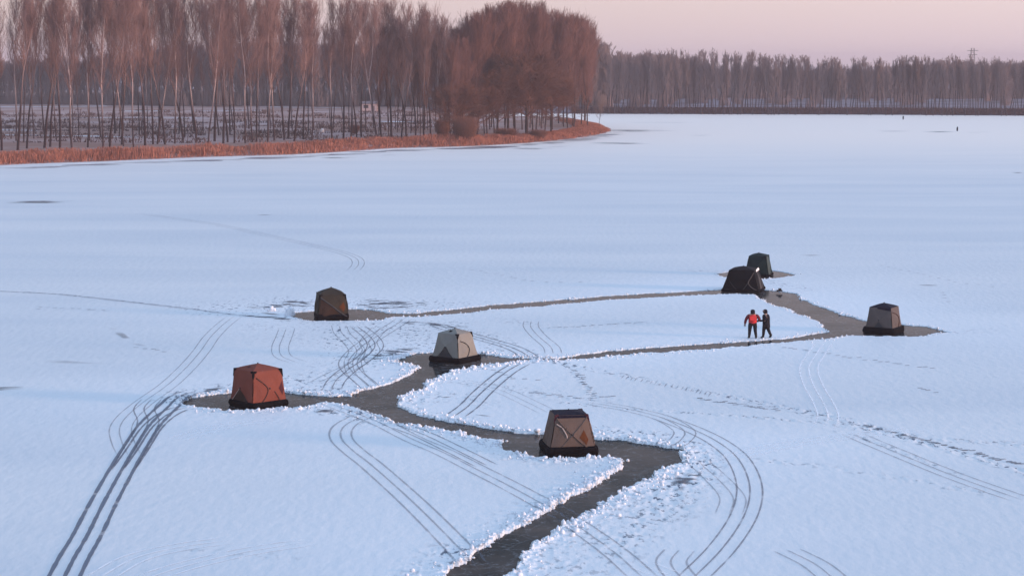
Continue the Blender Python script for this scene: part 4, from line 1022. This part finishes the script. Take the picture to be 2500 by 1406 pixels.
# snow lying in furrows of the field
Vs = []; Fs = []; o_ = 0
for pts, wd in (([(-60,330),(60,331),(200,333),(350,336)], 1.6), ([(140,290),(320,288),(560,290)], 1.2), ([(-40,318),(90,320)], 1.0), ([(300,272),(640,270)], 2.5), ([(650,262),(840,264)], 2.0), ([(0,262),(260,260)], 2.5), ([(930,297),(1090,300)], 2.0)):
    P = resample(catmull(ats(pts, .85), 6), 3.0); P = P[P[:, 1] < 1090]
    T_ = np.gradient(P, axis=0); T_ /= np.linalg.norm(T_, axis=1)[:, None]; Nn = np.stack([-T_[:, 1], T_[:, 0]], 1); ww = wd * (.2 + 1.3 * vnoise(P[:, 0] * .15, P[:, 1] * .15, 8))
    for c_ in (-1, 1):
        Q = P + Nn * (c_ * ww)[:, None]; hh_, _ = land_height(Q[:, 0], Q[:, 1], LAND, .75, 5); Vs.append(np.column_stack([Q, hh_ + .17]))
    n_ = len(P); k_ = np.arange(n_ - 1)[:, None]; Fs.append(np.concatenate([k_ + o_, k_ + 1 + o_, k_ + n_ + 1 + o_, k_ + n_ + o_], 1)); o_ += 2 * n_
tag(mesh_np('field_snow', np.concatenate(Vs), np.concatenate(Fs), M['rubble']), kind='structure')

# ------------------------------------------------------------------ small things far off
WALLP = mat('pale_plaster', (.55, .42, .42), .9); ROOFP = mat('grey_roof', (.16, .13, .14), .9); GLS = mat('dark_pane', (.03, .03, .04), .3)
def box(name, c, s, m, parent):
    x, y, z = c; a, b, h = s[0] / 2, s[1] / 2, s[2]
    V = [(x + i * a, y + j * b, z + k_ * h) for k_ in (0, 1) for j in (-1, 1) for i in (-1, 1)]
    return mesh_np(name, V, [(0, 2, 3, 1), (4, 5, 7, 6), (0, 1, 5, 4), (2, 6, 7, 3), (0, 4, 6, 2), (1, 3, 7, 5)], m, parent)
x, y = at(903, 272, .9); s_ = y / FPX; r = empty('farm_house', (x, y, .8)); tag(r, 'small pale pink farm building glimpsed between the poplar trunks', 'house')
w_ = 36 * s_; h_ = 19 * s_; box('wall', (0, 0, 0), (w_, 5, h_), WALLP, r)
mesh_np('roof', [(-w_ / 2 - .3, -2.9, h_ + .01), (w_ / 2 + .3, -2.9, h_ + .01), (w_ / 2 + .3, 2.9, h_ + .01), (-w_ / 2 - .3, 2.9, h_ + .01), (-w_ / 2 - .3, 0, h_ + .8), (w_ / 2 + .3, 0, h_ + .8)], [(0, 1, 5, 4), (2, 3, 4, 5), (0, 4, 3), (1, 2, 5), (0, 3, 2, 1)], ROOFP, r)
wn = box('window', (-w_ * .22, -2.53, h_ * .45), (1.5, .06, 1.0), GLS, r); box('door', (w_ * .25, -2.53, 0), (1.0, .06, 1.9), ROOFP, r)
x, y = at(787, 330, .9); bm = bmesh.new(); bmesh.ops.create_uvsphere(bm, u_segments=16, v_segments=10, radius=.42); 
for v in bm.verts: v.co.z = v.co.z * 1.25 if v.co.z > -.3 else -.375
me = bpy.data.meshes.new('white_bale'); bm.to_mesh(me); bm.free(); me.materials.append(mat('white_wrap', (.8, .76, .76), .5)); o = link('wrapped_bale', me); o.location = (x, y, landz(x, y) + 1.0); tag(o, 'small round white bundle on the left bank between two poplars', 'bale')
def lattice_tower():
    x, y = (2367 - 1250) / FPX * 860, 860; Ht = 21.5; r = empty('lattice_tower', (x, y, 1)); tag(r, 'faint lattice tower poking above the far wood on the right', 'tower'); sg = Segs()
    lv = [0, 4, 8, 12, 15, 17.5, 19.5, 21.5]; wd = lambda z: 1.6 - 1.0 * z / Ht
    for a, b in zip(lv[:-1], lv[1:]):
        c = [(-1, -1), (1, -1), (1, 1), (-1, 1)]
        for q in range(4):
            p0 = Vector((c[q][0] * wd(a), c[q][1] * wd(a), a)); p1 = Vector((c[q][0] * wd(b), c[q][1] * wd(b), b)); n0 = c[(q + 1) % 4]; q1 = Vector((n0[0] * wd(b), n0[1] * wd(b), b)); sg.add(p0, p1, .08, .08); sg.add(p0, q1, .05, .05); sg.add(p1, q1, .05, .05)
    V, F = sg.arrays(4); mesh_np('mast', V, F, mat('tower_steel', (.2, .19, .2), .6), r); sg = Segs(); sg.add((-2.4, 0, 20.5), (2.4, 0, 20.5), .1, .1); sg.add((-2, 0, 18.8), (2, 0, 18.8), .1, .1); V, F = sg.arrays(4); mesh_np('cross_arm', V, F, mat('arm_steel', (.2, .19, .2), .6), r)
lattice_tower()
for px, py, lab in ((2337, 320, 'small dark stake beside a bare streak far out on the ice'), (2205, 292, 'tiny dark stake out on the snow near the far shore')):
    x, y = at(px, py, .1); o = tube('marker_stake', [(x, y, .05), (x, y, .7), (x + .05, y, 1.1)], [.16, .2, .12], BLK); tag(o, lab, 'stake')
x, y = at(1903, 712, .1); r = empty('equipment_sled', (x, y, .12)); tag(r, 'little dark gear sled right of the black tent', 'sled'); r.scale = (.5, .5, .6)
tube('runner', [(-.5, -.15, .12), (-.4, -.15, .03), (.45, -.15, .03)], .02, BLK, r); tube('runner', [(-.5, .15, .12), (-.4, .15, .03), (.45, .15, .03)], .02, BLK, r)
box('tray', (0, 0, .06), (.8, .38, .12), BLK, r); box('gear_bag', (.05, 0, .185), (.42, .28, .18), FB['olive'], r)

# ------------------------------------------------------------------ haze
hz = bpy.data.materials.new('haze_air'); hz.use_nodes = True; t = hz.node_tree; t.nodes.clear()
ou = t.nodes.new('ShaderNodeOutputMaterial'); pv = t.nodes.new('ShaderNodeVolumePrincipled'); pv.inputs['Color'].default_value = (.95, .86, .93, 1); pv.inputs['Density'].default_value = .00025
t.links.new(pv.outputs[0], ou.inputs['Volume'])
o = box('haze', (0, 3300, -2), (12400, 7800, 42), hz, None); tag(o, kind='stuff')
